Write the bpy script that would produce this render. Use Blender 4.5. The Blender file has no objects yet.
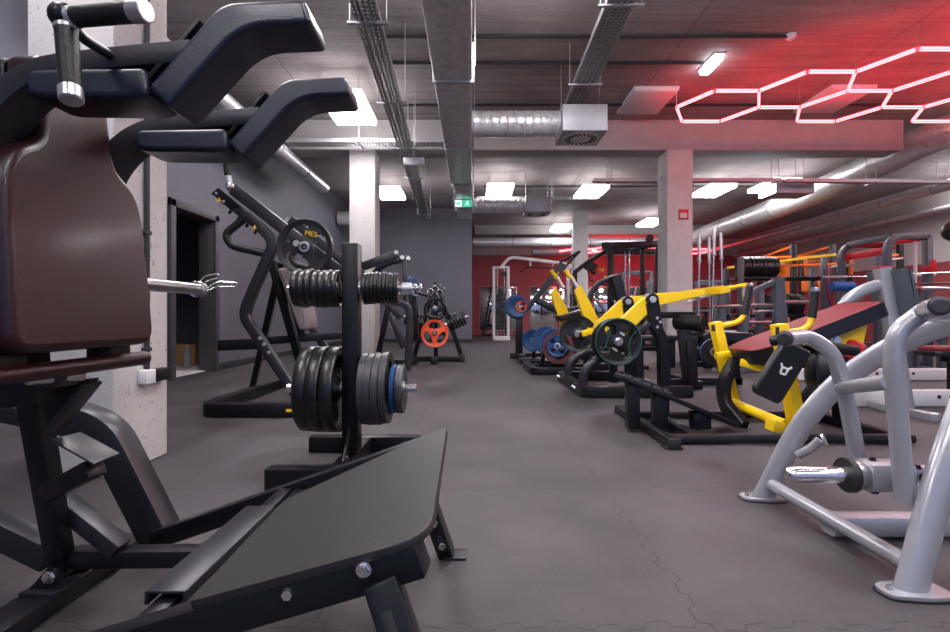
import bpy, bmesh, math, random
from mathutils import Vector as V, Matrix, Quaternion, Euler
random.seed(7)
C = bpy.context.scene.collection
PI = math.pi
X, Y, Z = V((1,0,0)), V((0,1,0)), V((0,0,1))
FPX, VX, VY, CH = 490.0, 472.0, 316.0, 0.8      # focal length in pixels, vanishing point, eye height

def A(px, py, d):                                # a point seen at px,py and standing d metres away
    return V(((px-VX)*d/FPX, d, CH-(py-VY)*d/FPX))

# ---------------------------------------------------------------- materials
def mat(name, col, rough=0.5, metal=0.0, var=0.06, scale=8.0, bump=0.0, bscale=60.0, spec=0.5, stretch=None, emit=None, estr=0, coat=0, rvar=0.0):
    m = bpy.data.materials.new(name); m.use_nodes = True
    nt = m.node_tree; n = nt.nodes; l = nt.links
    b = n['Principled BSDF']
    b.inputs['Roughness'].default_value = rough
    b.inputs['Metallic'].default_value = metal
    b.inputs['Specular IOR Level'].default_value = spec
    b.inputs['Coat Weight'].default_value = coat
    b.inputs['Coat Roughness'].default_value = 0.12
    tc = n.new('ShaderNodeTexCoord')
    mp = n.new('ShaderNodeMapping')
    if stretch: mp.inputs['Scale'].default_value = stretch
    l.new(tc.outputs['Object'], mp.inputs['Vector'])
    nz = n.new('ShaderNodeTexNoise'); nz.inputs['Scale'].default_value = scale; nz.inputs['Detail'].default_value = 6
    l.new(mp.outputs[0], nz.inputs['Vector'])
    mx = n.new('ShaderNodeMix'); mx.data_type = 'RGBA'
    a = [max(0, c*(1-var*2.2)) for c in col]; c2 = [min(1, c*(1+var*2.2)) for c in col]
    mx.inputs['A'].default_value = (*a, 1); mx.inputs['B'].default_value = (*c2, 1)
    l.new(nz.outputs['Fac'], mx.inputs['Factor'])
    l.new(mx.outputs['Result'], b.inputs['Base Color'])
    if rvar:
        mr = n.new('ShaderNodeMapRange'); mr.inputs['To Min'].default_value = rough-rvar; mr.inputs['To Max'].default_value = rough+rvar
        l.new(nz.outputs['Fac'], mr.inputs['Value']); l.new(mr.outputs[0], b.inputs['Roughness'])
    if bump:
        nb = n.new('ShaderNodeTexNoise'); nb.inputs['Scale'].default_value = bscale; nb.inputs['Detail'].default_value = 3
        l.new(mp.outputs[0], nb.inputs['Vector'])
        bp = n.new('ShaderNodeBump'); bp.inputs['Strength'].default_value = bump; bp.inputs['Distance'].default_value = 0.01
        l.new(nb.outputs['Fac'], bp.inputs['Height']); l.new(bp.outputs[0], b.inputs['Normal'])
    if emit:
        b.inputs['Emission Color'].default_value = (*emit, 1); b.inputs['Emission Strength'].default_value = estr
    return m

M = {}
M['black']  = mat('black_powder_coat', (.006,.006,.009), .36, 0, .1, 40, .05, 400, rvar=.04, spec=.35)
M['satin']  = mat('satin_black_steel', (.009,.009,.012), .32, .2, .1, 30, .03, 300)
M['charcoal']= mat('charcoal_powder_coat', (.020,.019,.025), .36, .1, .08, 30, .04, 400)
M['rackgrey']= mat('blue_grey_powder_coat', (.085,.10,.125), .45, .1, .06, 20)
M['vinyl']  = mat('black_vinyl', (.007,.007,.010), .34, 0, .12, 25, .12, 350, coat=.2)
M['navyvinyl'] = mat('dark_navy_vinyl', (.009,.013,.030), .33, 0, .12, 25, .12, 350, coat=.25)
M['vinyl2'] = mat('black_vinyl_red_sheen', (.019,.0025,.0045), .32, 0, .15, 20, .16, 380, spec=.4, coat=.15)  # black vinyl with the red neon reflection put into its base colour
M['greyvinyl'] = mat('grey_vinyl', (.20,.17,.18), .5, 0, .1, 18, .15, 120)
M['redvinyl'] = mat('red_vinyl', (.17,.008,.016), .5, 0, .08, 30, .12, 300)
M['rubber'] = mat('black_rubber', (.016,.015,.017), .5, 0, .15, 30, .08, 200)
M['foam']   = mat('black_foam', (.006,.006,.007), .5, 0, .1, 40, .2, 150)
M['platerub'] = mat('plate_rubber', (.007,.007,.008), .32, 0, .15, 25, .06, 180)
M['plategrey']= mat('grey_plate_paint', (.048,.047,.053), .42, .2, .1, 25, .08, 160)
M['blue']   = mat('blue_plate', (.006,.055,.17), .4, 0, .1, 25)
M['orange'] = mat('orange_plate', (.80,.085,.02), .42, 0, .06, 25)
M['maroon'] = mat('maroon_plate', (.10,.015,.02), .45, 0, .1, 25)
M['chrome'] = mat('chrome', (.78,.77,.77), .2, 1, .04, 30)
M['steel']  = mat('brushed_steel', (.5,.5,.51), .3, 1, .08, 40)
M['alu']    = mat('aluminium_collar', (.66,.66,.68), .32, .9, .05, 40)
M['silver'] = mat('silver_paint', (.40,.40,.435), .27, .35, .03, 20, .02, 300, coat=.25)
M['yellow'] = mat('yellow_paint', (.86,.56,.004), .38, 0, .03, 20, coat=.1)
M['yellowink'] = mat('yellow_ink', (.85,.5,.02), .5)
M['white']  = mat('white_paint', (.66,.65,.66), .4, 0, .03, 20)
M['whiteink'] = mat('white_ink', (.8,.8,.8), .5)
M['red']    = mat('red_paint', (.62,.015,.025), .4, 0, .05, 20)
M['orangep']= mat('orange_paint', (.75,.16,.01), .45, 0, .05, 20)
M['bluep']  = mat('blue_foam', (.01,.09,.33), .6, 0, .08, 20)
M['teal']   = mat('teal_line', (.02,.26,.25), .5)
M['galv']   = mat('galvanised_steel', (.42,.42,.43), .42, .55, .12, 30, .03, 80)
M['foil']   = mat('foil_duct', (.80,.78,.81), .36, .5, .2, 12, .8, 22, rvar=.1)
M['foil2']  = mat('spiral_duct', (.70,.69,.72), .36, .5, .12, 10, .3, 18, rvar=.08)
M['box']    = mat('light_grey_sheet', (.42,.41,.44), .45, .3, .05, 12)
M['cable']  = mat('black_conduit', (.02,.02,.022), .5)
M['whiteplastic'] = mat('white_plastic', (.72,.70,.72), .5, 0, .03, 12)
M['card']   = mat('cardboard', (.42,.24,.11), .8, 0, .1, 20)
M['wallgrey'] = mat('wall_grey_paint', (.115,.112,.14), .6, 0, .05, 2.5, .03, 40)
M['frame']  = mat('door_frame_paint', (.05,.047,.055), .5)
M['dark']   = mat('dark_paint', (.02,.02,.022), .7)
M['mirror'] = mat('mirror_glass', (.75,.75,.76), .03, 1, .01, 4)
M['glass']  = mat('bottle_plastic', (.35,.4,.42), .2)
M['redwall'] = mat('red_wall_paint', (.40,.085,.10), .6, 0, .08, 1.2, .04, 30)
M['brick']  = mat('dark_red_wall', (.12,.02,.03), .7, 0, .15, 3)
M['purple'] = mat('purple_band', (.12,.03,.25), .6)
M['green']  = mat('green_band', (.02,.22,.1), .6)
M['lightpanel'] = mat('lit_diffuser', (.9,.9,.9), .5, emit=(1,.95,.985), estr=27)
M['uplight'] = mat('added_upglow', (.9,.9,.9), .5, emit=(1,.95,.985), estr=2.2)  # glow added on top of the lamps to brighten the ceiling
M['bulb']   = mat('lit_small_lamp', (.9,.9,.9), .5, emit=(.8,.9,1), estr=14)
M['neoncore'] = mat('neon_core', (.9,.6,.6), .5, emit=(1,.27,.29), estr=3.0)
M['neonred'] = mat('neon_red_diffuser', (.7,.05,.06), .5, emit=(1,.012,.022), estr=15)
M['exit']   = mat('exit_green', (.02,.4,.22), .5, emit=(.05,.7,.4), estr=.7)
M['exitw']  = mat('exit_white', (.8,.9,.85), .5, emit=(.8,1,.9), estr=.9)

def concrete(name, col, boards=True, along='X', var=.18, pits=True):
    m = bpy.data.materials.new(name); m.use_nodes = True
    nt = m.node_tree; n = nt.nodes; l = nt.links; b = n['Principled BSDF']; b.inputs['Roughness'].default_value = .8
    tc = n.new('ShaderNodeTexCoord'); mp = n.new('ShaderNodeMapping')
    if boards: mp.inputs['Scale'].default_value = (.35, 4, 4) if along == 'X' else (4, .35, 4)
    l.new(tc.outputs['Object'], mp.inputs['Vector'])
    n1 = n.new('ShaderNodeTexNoise'); n1.inputs['Scale'].default_value = 2.2 if boards else 3; n1.inputs['Detail'].default_value = 9; n1.inputs['Roughness'].default_value = .65
    l.new(mp.outputs[0], n1.inputs['Vector'])
    n2 = n.new('ShaderNodeTexNoise'); n2.inputs['Scale'].default_value = .9; n2.inputs['Detail'].default_value = 5
    l.new(tc.outputs['Object'], n2.inputs['Vector'])
    ad = n.new('ShaderNodeMath'); ad.operation = 'ADD'
    l.new(n1.outputs['Fac'], ad.inputs[0]); l.new(n2.outputs['Fac'], ad.inputs[1])
    mr = n.new('ShaderNodeMapRange'); mr.inputs['From Min'].default_value = .65; mr.inputs['From Max'].default_value = 1.35
    mr.inputs['To Min'].default_value = 1-var; mr.inputs['To Max'].default_value = 1+var
    l.new(ad.outputs[0], mr.inputs['Value'])
    last = mr.outputs[0]
    if boards:   # shuttering joints
        sx = n.new('ShaderNodeSeparateXYZ'); l.new(tc.outputs['Object'], sx.inputs[0])
        for ax, per, w in ((('Y' if along == 'X' else 'X'), .5, .012), (('X' if along == 'X' else 'Y'), 2.5, .004)):
            dv = n.new('ShaderNodeMath'); dv.operation = 'DIVIDE'; dv.inputs[1].default_value = per; l.new(sx.outputs[ax], dv.inputs[0])
            fr = n.new('ShaderNodeMath'); fr.operation = 'FRACT'; l.new(dv.outputs[0], fr.inputs[0])
            lt = n.new('ShaderNodeMath'); lt.operation = 'LESS_THAN'; lt.inputs[1].default_value = w*2; l.new(fr.outputs[0], lt.inputs[0])
            mu = n.new('ShaderNodeMath'); mu.operation = 'MULTIPLY_ADD'; mu.inputs[1].default_value = -.38; mu.inputs[2].default_value = 1
            l.new(lt.outputs[0], mu.inputs[0])
            mm = n.new('ShaderNodeMath'); mm.operation = 'MULTIPLY'; l.new(last, mm.inputs[0]); l.new(mu.outputs[0], mm.inputs[1]); last = mm.outputs[0]
    if pits:
        n3 = n.new('ShaderNodeTexNoise'); n3.inputs['Scale'].default_value = 45; n3.inputs['Detail'].default_value = 2
        l.new(tc.outputs['Object'], n3.inputs['Vector'])
        m3 = n.new('ShaderNodeMapRange'); m3.inputs['From Min'].default_value = .28; m3.inputs['From Max'].default_value = .36; m3.inputs['To Min'].default_value = .55; m3.inputs['To Max'].default_value = 1
        l.new(n3.outputs['Fac'], m3.inputs['Value'])
        mm = n.new('ShaderNodeMath'); mm.operation = 'MULTIPLY'; l.new(last, mm.inputs[0]); l.new(m3.outputs[0], mm.inputs[1]); last = mm.outputs[0]
    vm = n.new('ShaderNodeVectorMath'); vm.operation = 'SCALE'; vm.inputs[0].default_value = col
    l.new(last, vm.inputs['Scale']); l.new(vm.outputs[0], b.inputs['Base Color'])
    bp = n.new('ShaderNodeBump'); bp.inputs['Strength'].default_value = .25; bp.inputs['Distance'].default_value = .01
    l.new(n1.outputs['Fac'], bp.inputs['Height']); l.new(bp.outputs[0], b.inputs['Normal'])
    return m
M['ceiling'] = concrete('board_marked_concrete', (.32,.285,.285), var=.42)
M['concrete'] = concrete('column_concrete', (.60,.575,.565), boards=False, var=.12)
M['beamc'] = concrete('beam_concrete', (.48,.455,.445), boards=False, var=.14)
M['wallc'] = concrete('wall_concrete', (.66,.62,.615), boards=False, var=.12)

def rubber_floor():
    m = bpy.data.materials.new('rubber_puzzle_floor'); m.use_nodes = True
    nt = m.node_tree; n = nt.nodes; l = nt.links; b = n['Principled BSDF']
    b.inputs['Specular IOR Level'].default_value = .45
    tc = n.new('ShaderNodeTexCoord'); sp = n.new('ShaderNodeSeparateXYZ'); l.new(tc.outputs['Object'], sp.inputs[0])
    def math1(op, a, bb=None, c=None):
        q = n.new('ShaderNodeMath'); q.operation = op
        for i, v in enumerate((a, bb, c)):
            if v is None: continue
            if isinstance(v, (int, float)): q.inputs[i].default_value = v
            else: l.new(v, q.inputs[i])
        return q.outputs[0]
    x, y = sp.outputs['X'], sp.outputs['Y']
    def seam(u, v, off):                       # an interlocking tooth line every metre
        s = math1('SINE', math1('MULTIPLY', v, 2*PI*7.8))
        s2 = math1('SINE', math1('MULTIPLY_ADD', v, 2*PI*3.1, .9))
        w = math1('ADD', math1('MULTIPLY', math1('MAXIMUM', math1('MINIMUM', math1('MULTIPLY', s, 3.0), 1.0), -1.0), .012), math1('MULTIPLY', s2, .008))
        f = math1('FRACT', math1('ADD', math1('ADD', u, w), off))
        d = math1('ABSOLUTE', math1('SUBTRACT', f, .5))
        return math1('LESS_THAN', d, .0028)
    sm = math1('MAXIMUM', seam(x, y, -.11), seam(y, x, 0.235))
    # tile tint
    vc = n.new('ShaderNodeCombineXYZ')
    l.new(math1('FLOOR', math1('ADD', x, .39)), vc.inputs[0]); l.new(math1('FLOOR', math1('ADD', y, .735)), vc.inputs[1])
    wn = n.new('ShaderNodeTexWhiteNoise'); wn.noise_dimensions = '2D'; l.new(vc.outputs[0], wn.inputs['Vector'])
    n1 = n.new('ShaderNodeTexNoise'); n1.inputs['Scale'].default_value = 1.6; n1.inputs['Detail'].default_value = 7; n1.inputs['Roughness'].default_value = .6
    l.new(tc.outputs['Object'], n1.inputs['Vector'])
    n2 = n.new('ShaderNodeTexNoise'); n2.inputs['Scale'].default_value = 130; n2.inputs['Detail'].default_value = 2
    l.new(tc.outputs['Object'], n2.inputs['Vector'])
    mo = n.new('ShaderNodeMapRange'); mo.inputs['From Min'].default_value = .36; mo.inputs['From Max'].default_value = .64; mo.inputs['To Min'].default_value = .42; mo.inputs['To Max'].default_value = 1.12
    l.new(n1.outputs['Fac'], mo.inputs['Value'])
    k = math1('ADD', math1('MULTIPLY_ADD', wn.outputs['Value'], .3, .0), mo.outputs[0])
    spk = n.new('ShaderNodeMapRange'); spk.inputs['From Min'].default_value = .66; spk.inputs['From Max'].default_value = .76; spk.inputs['To Max'].default_value = .9
    l.new(n2.outputs['Fac'], spk.inputs['Value'])
    k = math1('ADD', k, spk.outputs[0])
    k = math1('MULTIPLY', k, math1('SUBTRACT', 1.0, math1('MULTIPLY', sm, .6)))
    vm = n.new('ShaderNodeVectorMath'); vm.operation = 'SCALE'; vm.inputs[0].default_value = (.058,.050,.056)
    l.new(k, vm.inputs['Scale']); l.new(vm.outputs[0], b.inputs['Base Color'])
    l.new(math1('MULTIPLY_ADD', n1.outputs['Fac'], .3, .42), b.inputs['Roughness'])
    bp = n.new('ShaderNodeBump'); bp.inputs['Strength'].default_value = .3; bp.inputs['Distance'].default_value = .004
    l.new(math1('SUBTRACT', n2.outputs['Fac'], math1('MULTIPLY', sm, 2)), bp.inputs['Height']); l.new(bp.outputs[0], b.inputs['Normal'])
    return m
M['floor'] = rubber_floor()

# ---------------------------------------------------------------- mesh building
def fillet(pts, r, n=6):
    pts = [V(p) for p in pts]
    if r <= 0: return pts
    out = [pts[0]]
    for i in range(1, len(pts)-1):
        p = pts[i]; a = pts[i-1]-p; b = pts[i+1]-p
        d = min(r, a.length*.49, b.length*.49)
        pa = p+a.normalized()*d; pb = p+b.normalized()*d
        for k in range(n+1):
            t = k/n
            out.append(pa*(1-t)**2 + p*2*t*(1-t) + pb*t*t)
    out.append(pts[-1]); return out

def rrect(w, h, r, n=2):
    r = min(r, w*.49, h*.49); o = []
    for cx, cy, a0 in ((w/2-r, h/2-r, 0), (-w/2+r, h/2-r, 90), (-w/2+r, -h/2+r, 180), (w/2-r, -h/2+r, 270)):
        for k in range(n+1):
            a = math.radians(a0+90*k/n); o.append((cx+r*math.cos(a), cy+r*math.sin(a)))
    return o
def ring(r, n=14, r2=None):
    return [(r*math.cos(2*PI*k/n), (r2 or r)*math.sin(2*PI*k/n)) for k in range(n)]

class MB:
    def __init__(s): s.bm = bmesh.new()
    def box(s, c, size, rot=None, bev=.004, seg=2):
        r = bmesh.ops.create_cube(s.bm, size=1.0); vs = r['verts']
        mtx = Matrix.Translation(V(c)) @ (rot.to_4x4() if rot is not None else Matrix.Identity(4)) @ Matrix.Diagonal((*size, 1))
        bmesh.ops.transform(s.bm, matrix=mtx, verts=vs)
        if bev > 0:
            es = list({e for v in vs for e in v.link_edges})
            bmesh.ops.bevel(s.bm, geom=es, offset=min(bev, min(size)*.45), segments=seg, affect='EDGES', profile=.5)
        return s
    def bar(s, p0, p1, w, h, up=Z, bev=.005, seg=2):
        p0, p1 = V(p0), V(p1); t = (p1-p0).normalized(); up = V(up)
        if abs(t.dot(up.normalized())) > .98: up = X if abs(t.x) < .9 else Y
        sd = t.cross(up).normalized(); u = sd.cross(t)
        rot = Matrix((sd, t, u)).transposed()
        return s.box((p0+p1)/2, (w, (p1-p0).length, h), rot, bev, seg)
    def sweep(s, pts, prof, up=Z, closed=False):
        pts = [V(p) for p in pts]; N = len(pts); rows = []; up = V(up)
        sd = None
        for i, p in enumerate(pts):
            if closed: t = (pts[(i+1) % N]-pts[i-1])
            else: t = pts[min(i+1, N-1)]-pts[max(i-1, 0)]
            t.normalize()
            if sd is None:
                u0 = up if abs(t.dot(up)) < .97 else (X if abs(t.x) < .8 else Y)
                sd = t.cross(u0).normalized()
            else:
                sd = (sd - t*sd.dot(t)); sd.normalize()
            u = sd.cross(t)
            # mitre: widen where the path turns sharply
            rows.append([s.bm.verts.new(p+sd*a+u*b) for a, b in prof])
        K = len(prof)
        for i in range(N if closed else N-1):
            r0, r1 = rows[i], rows[(i+1) % N]
            for k in range(K):
                s.bm.faces.new((r0[k], r0[(k+1) % K], r1[(k+1) % K], r1[k]))
        if not closed:
            s.bm.faces.new(rows[0][::-1]); s.bm.faces.new(rows[-1])
        return s
    def tube(s, pts, r, fil=0, n=14, closed=False, up=Z):
        return s.sweep(fillet(pts, fil), ring(r, n), up, closed)
    def rect(s, pts, w, h, fil=0, up=Z, r=.006, nf=7):
        return s.sweep(fillet(pts, fil, nf), rrect(w, h, r), up)
    def oval(s, pts, w, h, fil=0, up=Z, n=18):
        return s.sweep(fillet(pts, fil), ring(w/2, n, h/2), up)
    def cyl(s, p0, p1, r, r2=None, n=20, bev=0):
        p0, p1 = V(p0), V(p1); L = (p1-p0).length
        if r2 is None: r2 = r
        pr = [(0,0),(r,0),(r2,L),(0,L)]
        if bev: pr = [(0,0),(r-bev,0),(r,bev),(r2,L-bev),(r2-bev,L),(0,L)]
        return s.lathe(pr, p0, p1-p0, n)
    def lathe(s, prof, o, axis, n=24):
        o = V(o); q = V(axis).normalized().to_track_quat('Z', 'Y'); rows = []
        for r, t in prof:
            if r < 1e-6: rows.append([s.bm.verts.new(o+q@V((0,0,t)))])
            else: rows.append([s.bm.verts.new(o+q@V((r*math.cos(2*PI*k/n), r*math.sin(2*PI*k/n), t))) for k in range(n)])
        for a, b in zip(rows, rows[1:]):
            if len(a) == 1 and len(b) == 1: continue
            for k in range(n):
                j = (k+1) % n
                if len(a) == 1: s.bm.faces.new((a[0], b[j], b[k]))
                elif len(b) == 1: s.bm.faces.new((a[k], a[j], b[0]))
                else: s.bm.faces.new((a[k], a[j], b[j], b[k]))
        return s
    def prism(s, pts, o, ux, uy, depth, bev=0, seg=2):
        o, ux, uy = V(o), V(ux).normalized(), V(uy).normalized(); nn = ux.cross(uy)
        a = [s.bm.verts.new(o+ux*p[0]+uy*p[1]) for p in pts]
        b = [s.bm.verts.new(o+ux*p[0]+uy*p[1]+nn*depth) for p in pts]
        K = len(pts); fs = [s.bm.faces.new(a[::-1]), s.bm.faces.new(b)]
        for k in range(K): s.bm.faces.new((a[k], a[(k+1) % K], b[(k+1) % K], b[k]))
        if bev > 0:
            es = list({e for f in fs for e in f.edges})
            bmesh.ops.bevel(s.bm, geom=es, offset=bev, segments=seg, affect='EDGES', profile=.5)
        return s
    def slab(s, pts, o, ux, uy, depth, r=.01, n=4, r2=None):
        # an upholstered slab: closed outline, edges rounded by drawing the outline in near both faces
        o, ux, uy = V(o), V(ux).normalized(), V(uy).normalized(); nn = ux.cross(uy)
        K = len(pts); ar = sum(pts[i][0]*pts[(i+1) % K][1]-pts[(i+1) % K][0]*pts[i][1] for i in range(K))
        if ar < 0: pts = pts[::-1]
        off = []
        for i in range(K):
            a, b, c = V((*pts[i-1], 0)), V((*pts[i], 0)), V((*pts[(i+1) % K], 0))
            n1 = V((-(b-a).y, (b-a).x, 0)).normalized(); n2 = V((-(c-b).y, (c-b).x, 0)).normalized()
            m = n1+n2; m = m.normalized()/max(.5, m.length/2) if m.length > 1e-6 else n1
            off.append(m)
        r2 = r if r2 is None else r2
        lay = [(r*(1-math.sin(PI/2*k/n)), r*(1-math.cos(PI/2*k/n))) for k in range(n+1)]       # (inset, depth)
        lay = lay[::1]; rows_ = [(i_, d_) for i_, d_ in lay] + [(i_*r2/r, depth-d_*r2/r) for i_, d_ in lay[::-1]]
        rows = [[s.bm.verts.new(o+ux*(p[0]+q.x*i_)+uy*(p[1]+q.y*i_)+nn*d_) for p, q in zip(pts, off)] for i_, d_ in rows_]
        for a, b in zip(rows, rows[1:]):
            for k in range(K): s.bm.faces.new((a[k], a[(k+1) % K], b[(k+1) % K], b[k]))
        s.bm.faces.new(rows[0][::-1]); s.bm.faces.new(rows[-1]); return s
    def sphere(s, c, r, sc=(1,1,1), n=16):
        rr = bmesh.ops.create_uvsphere(s.bm, u_segments=n, v_segments=n//2, radius=r)
        bmesh.ops.transform(s.bm, matrix=Matrix.Translation(V(c)) @ Matrix.Diagonal((*sc, 1)), verts=rr['verts']); return s
    def bolt(s, p, axis, r=.011):
        ax = V(axis).normalized(); p = V(p)
        s.cyl(p-ax*.002, p+ax*.003, r*1.25, n=16); s.cyl(p+ax*.003, p+ax*.011, r, r*.9, n=6); return s
    def build(s, name, m, parent=None, ang=38):
        bm = s.bm
        bmesh.ops.recalc_face_normals(bm, faces=bm.faces)
        if parent is not None:
            off = V(parent.get('_o', (0,0,0))); bmesh.ops.translate(bm, vec=-off, verts=bm.verts)
        me = bpy.data.meshes.new(name); bm.to_mesh(me); bm.free()
        me.polygons.foreach_set('use_smooth', [True]*len(me.polygons))
        me.set_sharp_from_angle(angle=math.radians(ang))
        for f in me.polygons:
            if len(f.vertices) > 8: f.use_smooth = False
        me.materials.append(M[m] if isinstance(m, str) else m)
        o = bpy.data.objects.new(name, me); C.objects.link(o)
        if parent is not None:
            o.parent = parent; o['_o'] = tuple(parent.get('_o', (0,0,0)))
        return o

def rounded(pts, rad, n=5):             # a closed outline with its corners rounded; rad may be a list
    out = []
    for i in range(len(pts)):
        r = rad[i] if isinstance(rad, (list, tuple)) else rad
        q = fillet([V((*pts[i-1], 0)), V((*pts[i], 0)), V((*pts[(i+1) % len(pts)], 0))], r, n)[1:-1]
        out += [(v.x, v.y) for v in q]
    return out
def tag(o, label, cat, group=None, kind=None):
    if label: o['label'] = label
    if cat: o['category'] = cat
    if group: o['group'] = group
    if kind: o['kind'] = kind
    return o
def thing(name, label, cat, loc, group=None):
    o = bpy.data.objects.new(name, None); C.objects.link(o); o.empty_display_size = .1
    o.location = loc; o['_o'] = tuple(loc)
    return tag(o, label, cat, group)
def solo(o, label, cat, group=None, base=None):     # a thing that is one mesh: move its origin to its own middle
    c = V(base) if base is not None else sum((v.co for v in o.data.vertices), V())/len(o.data.vertices)
    o.data.transform(Matrix.Translation(-c)); o.location = c; o['_o'] = tuple(c)
    return tag(o, label, cat, group)
def struct(name, mb, m):
    o = mb.build(name, m); o['kind'] = 'structure'; return o
# short part builders
def pbar(root, name, m, p0, p1, w, h, up=Z, bev=.005): return MB().bar(p0, p1, w, h, up, bev).build(name, m, root)
def ptube(root, name, m, pts, r, fil=0, n=14): return MB().tube(pts, r, fil, n).build(name, m, root)
def prect(root, name, m, pts, w, h, fil=0, up=Z, r=.006): return MB().rect(pts, w, h, fil, up, r).build(name, m, root)
def pcyl(root, name, m, p0, p1, r, r2=None, n=20, bev=0): return MB().cyl(p0, p1, r, r2, n, bev).build(name, m, root)
def pbox(root, name, m, c, size, rot=None, bev=.004, seg=2): return MB().box(c, size, rot, bev, seg).build(name, m, root)
def bolts(root, pts, axis, r=.011, m='chrome'):
    for p in pts: MB().bolt(p, axis, r).build('bolt', m, root)
def text(name, s, size, m, parent, o, ux, uy, ext=.001):
    cu = bpy.data.curves.new(name, 'FONT'); cu.body = s; cu.size = size; cu.extrude = ext; cu.align_x = 'CENTER'; cu.align_y = 'CENTER'
    tmp = bpy.data.objects.new(name+'_tmp', cu); C.objects.link(tmp)
    dg = bpy.context.evaluated_depsgraph_get(); me = bpy.data.meshes.new_from_object(tmp.evaluated_get(dg))
    bpy.data.objects.remove(tmp); bpy.data.curves.remove(cu)
    ux, uy = V(ux).normalized(), V(uy).normalized(); nn = ux.cross(uy)
    mt = Matrix((ux, uy, nn)).transposed().to_4x4(); mt.translation = V(o)-V(parent.get('_o', (0,0,0)))
    me.transform(mt); me.materials.clear(); me.materials.append(M[m])
    ob = bpy.data.objects.new(name, me); C.objects.link(ob); ob.parent = parent; return ob
def copy_tree(o, parent=None):
    c = o.copy(); C.objects.link(c)
    if parent is not None: c.parent = parent
    for ch in [q for q in list(C.objects) if q.parent == o]: copy_tree(ch, c)
    return c

# ---------------------------------------------------------------- weight plates
PL = {}
def plate_mesh(R, t, kind, m):
    key = (round(R, 3), round(t, 3), kind, m)
    if key in PL: return PL[key]
    bm = bmesh.new()
    holes = {'grip3': 3, 'grip4': 4, 'solid': 0}[kind]
    N = 72 if holes else 48
    if holes:
        rs = [.058, .115, .2, .32, .42, .48, .56, .66, .75, .81, .87, .93, .985, 1.0]
        hs = [.5, .5, .44, .3, .3, .3, .3, .3, .3, .3, .34, .5, .5, .42]
        def cut(i, j):
            if not (3 <= i <= 8): return False
            half = [0, 0, 0, .17, .27, .31, .33, .31, .23][i]*(1.1 if holes == 3 else .8)
            f = ((j+.5)/N*holes) % 1.0 - .5
            return abs(f) < half
    else:
        rs = [.058, .12, .17, .2, .62, .68, .9, .97, 1.0]
        hs = [.5, .5, .5, .34, .34, .44, .5, .5, .38]
        def cut(i, j): return False
    K = len(rs)
    F = [[bm.verts.new((rs[i]*R*math.cos(2*PI*j/N), rs[i]*R*math.sin(2*PI*j/N), hs[i]*t)) for j in range(N)] for i in range(K)]
    B = [[bm.verts.new((rs[i]*R*math.cos(2*PI*j/N), rs[i]*R*math.sin(2*PI*j/N), -hs[i]*t)) for j in range(N)] for i in range(K)]
    ex = lambda i, j: 0 <= i < K-1 and not cut(i, j % N)
    for i in range(K-1):
        for j in range(N):
            if not ex(i, j): continue
            k = (j+1) % N
            bm.faces.new((F[i][j], F[i+1][j], F[i+1][k], F[i][k]))
            bm.faces.new((B[i][j], B[i][k], B[i+1][k], B[i+1][j]))
            if not ex(i-1, j): bm.faces.new((F[i][j], F[i][k], B[i][k], B[i][j]))
            if not ex(i+1, j): bm.faces.new((F[i+1][j], B[i+1][j], B[i+1][k], F[i+1][k]))
            if not ex(i, j-1): bm.faces.new((F[i][j], B[i][j], B[i+1][j], F[i+1][j]))
            if not ex(i, j+1): bm.faces.new((F[i][k], F[i+1][k], B[i+1][k], B[i][k]))
    bmesh.ops.recalc_face_normals(bm, faces=bm.faces)
    me = bpy.data.meshes.new('weight_plate'); bm.to_mesh(me); bm.free()
    me.polygons.foreach_set('use_smooth', [True]*len(me.polygons)); me.set_sharp_from_angle(angle=math.radians(40))
    me.materials.append(M[m]); PL[key] = me
    return me
def plate(label, c, axis, R, t, m='platerub', kind='solid', group=None, hub='steel', rim=None, roll=0.0, ring_m=None):
    o = bpy.data.objects.new('weight_plate', plate_mesh(R, t, kind, m)); C.objects.link(o)
    q = V(axis).normalized().to_track_quat('Z', 'Y') @ Quaternion((0,0,1), roll)
    o.rotation_mode = 'QUATERNION'; o.rotation_quaternion = q; o.location = c
    tag(o, label, 'weight plate', group)
    def child(name, prof, mm, n=36):
        k = ('hub', round(R,3), round(t,3), name, mm)
        if k not in PL:
            ob = MB().lathe(prof, (0,0,0), (0,0,1), n).build(name, mm); PL[k] = ob.data
        else:
            ob = bpy.data.objects.new(name, PL[k]); C.objects.link(ob)
        ob.parent = o; return ob
    if hub:
        child('hub_ring', [(.026,-t*.51),(.04,-t*.51),(.042,-t*.5),(.042,t*.5),(.04,t*.51),(.026,t*.51),(.026,-t*.51)], hub, 20)
    if rim:
        child('rim_band', [(R*.93,-t*.505),(R*1.004,-t*.43),(R*1.004,t*.43),(R*.93,t*.505)], rim)
    return o
def plate_text(o, s, size, m, R, t, ang, ux=(1,0,0), uy=(0,1,0)):   # lettering on the face towards the local +Z
    ux, uy = V(ux).normalized(), V(uy).normalized()
    return text('lettering', s, size, m, {'_': 0} and o, V((0,0,0)), ux, uy)
ORD = ['first','second','third','fourth','fifth','sixth','seventh','eighth','ninth','tenth','eleventh','twelfth','thirteenth','fourteenth']
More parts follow.
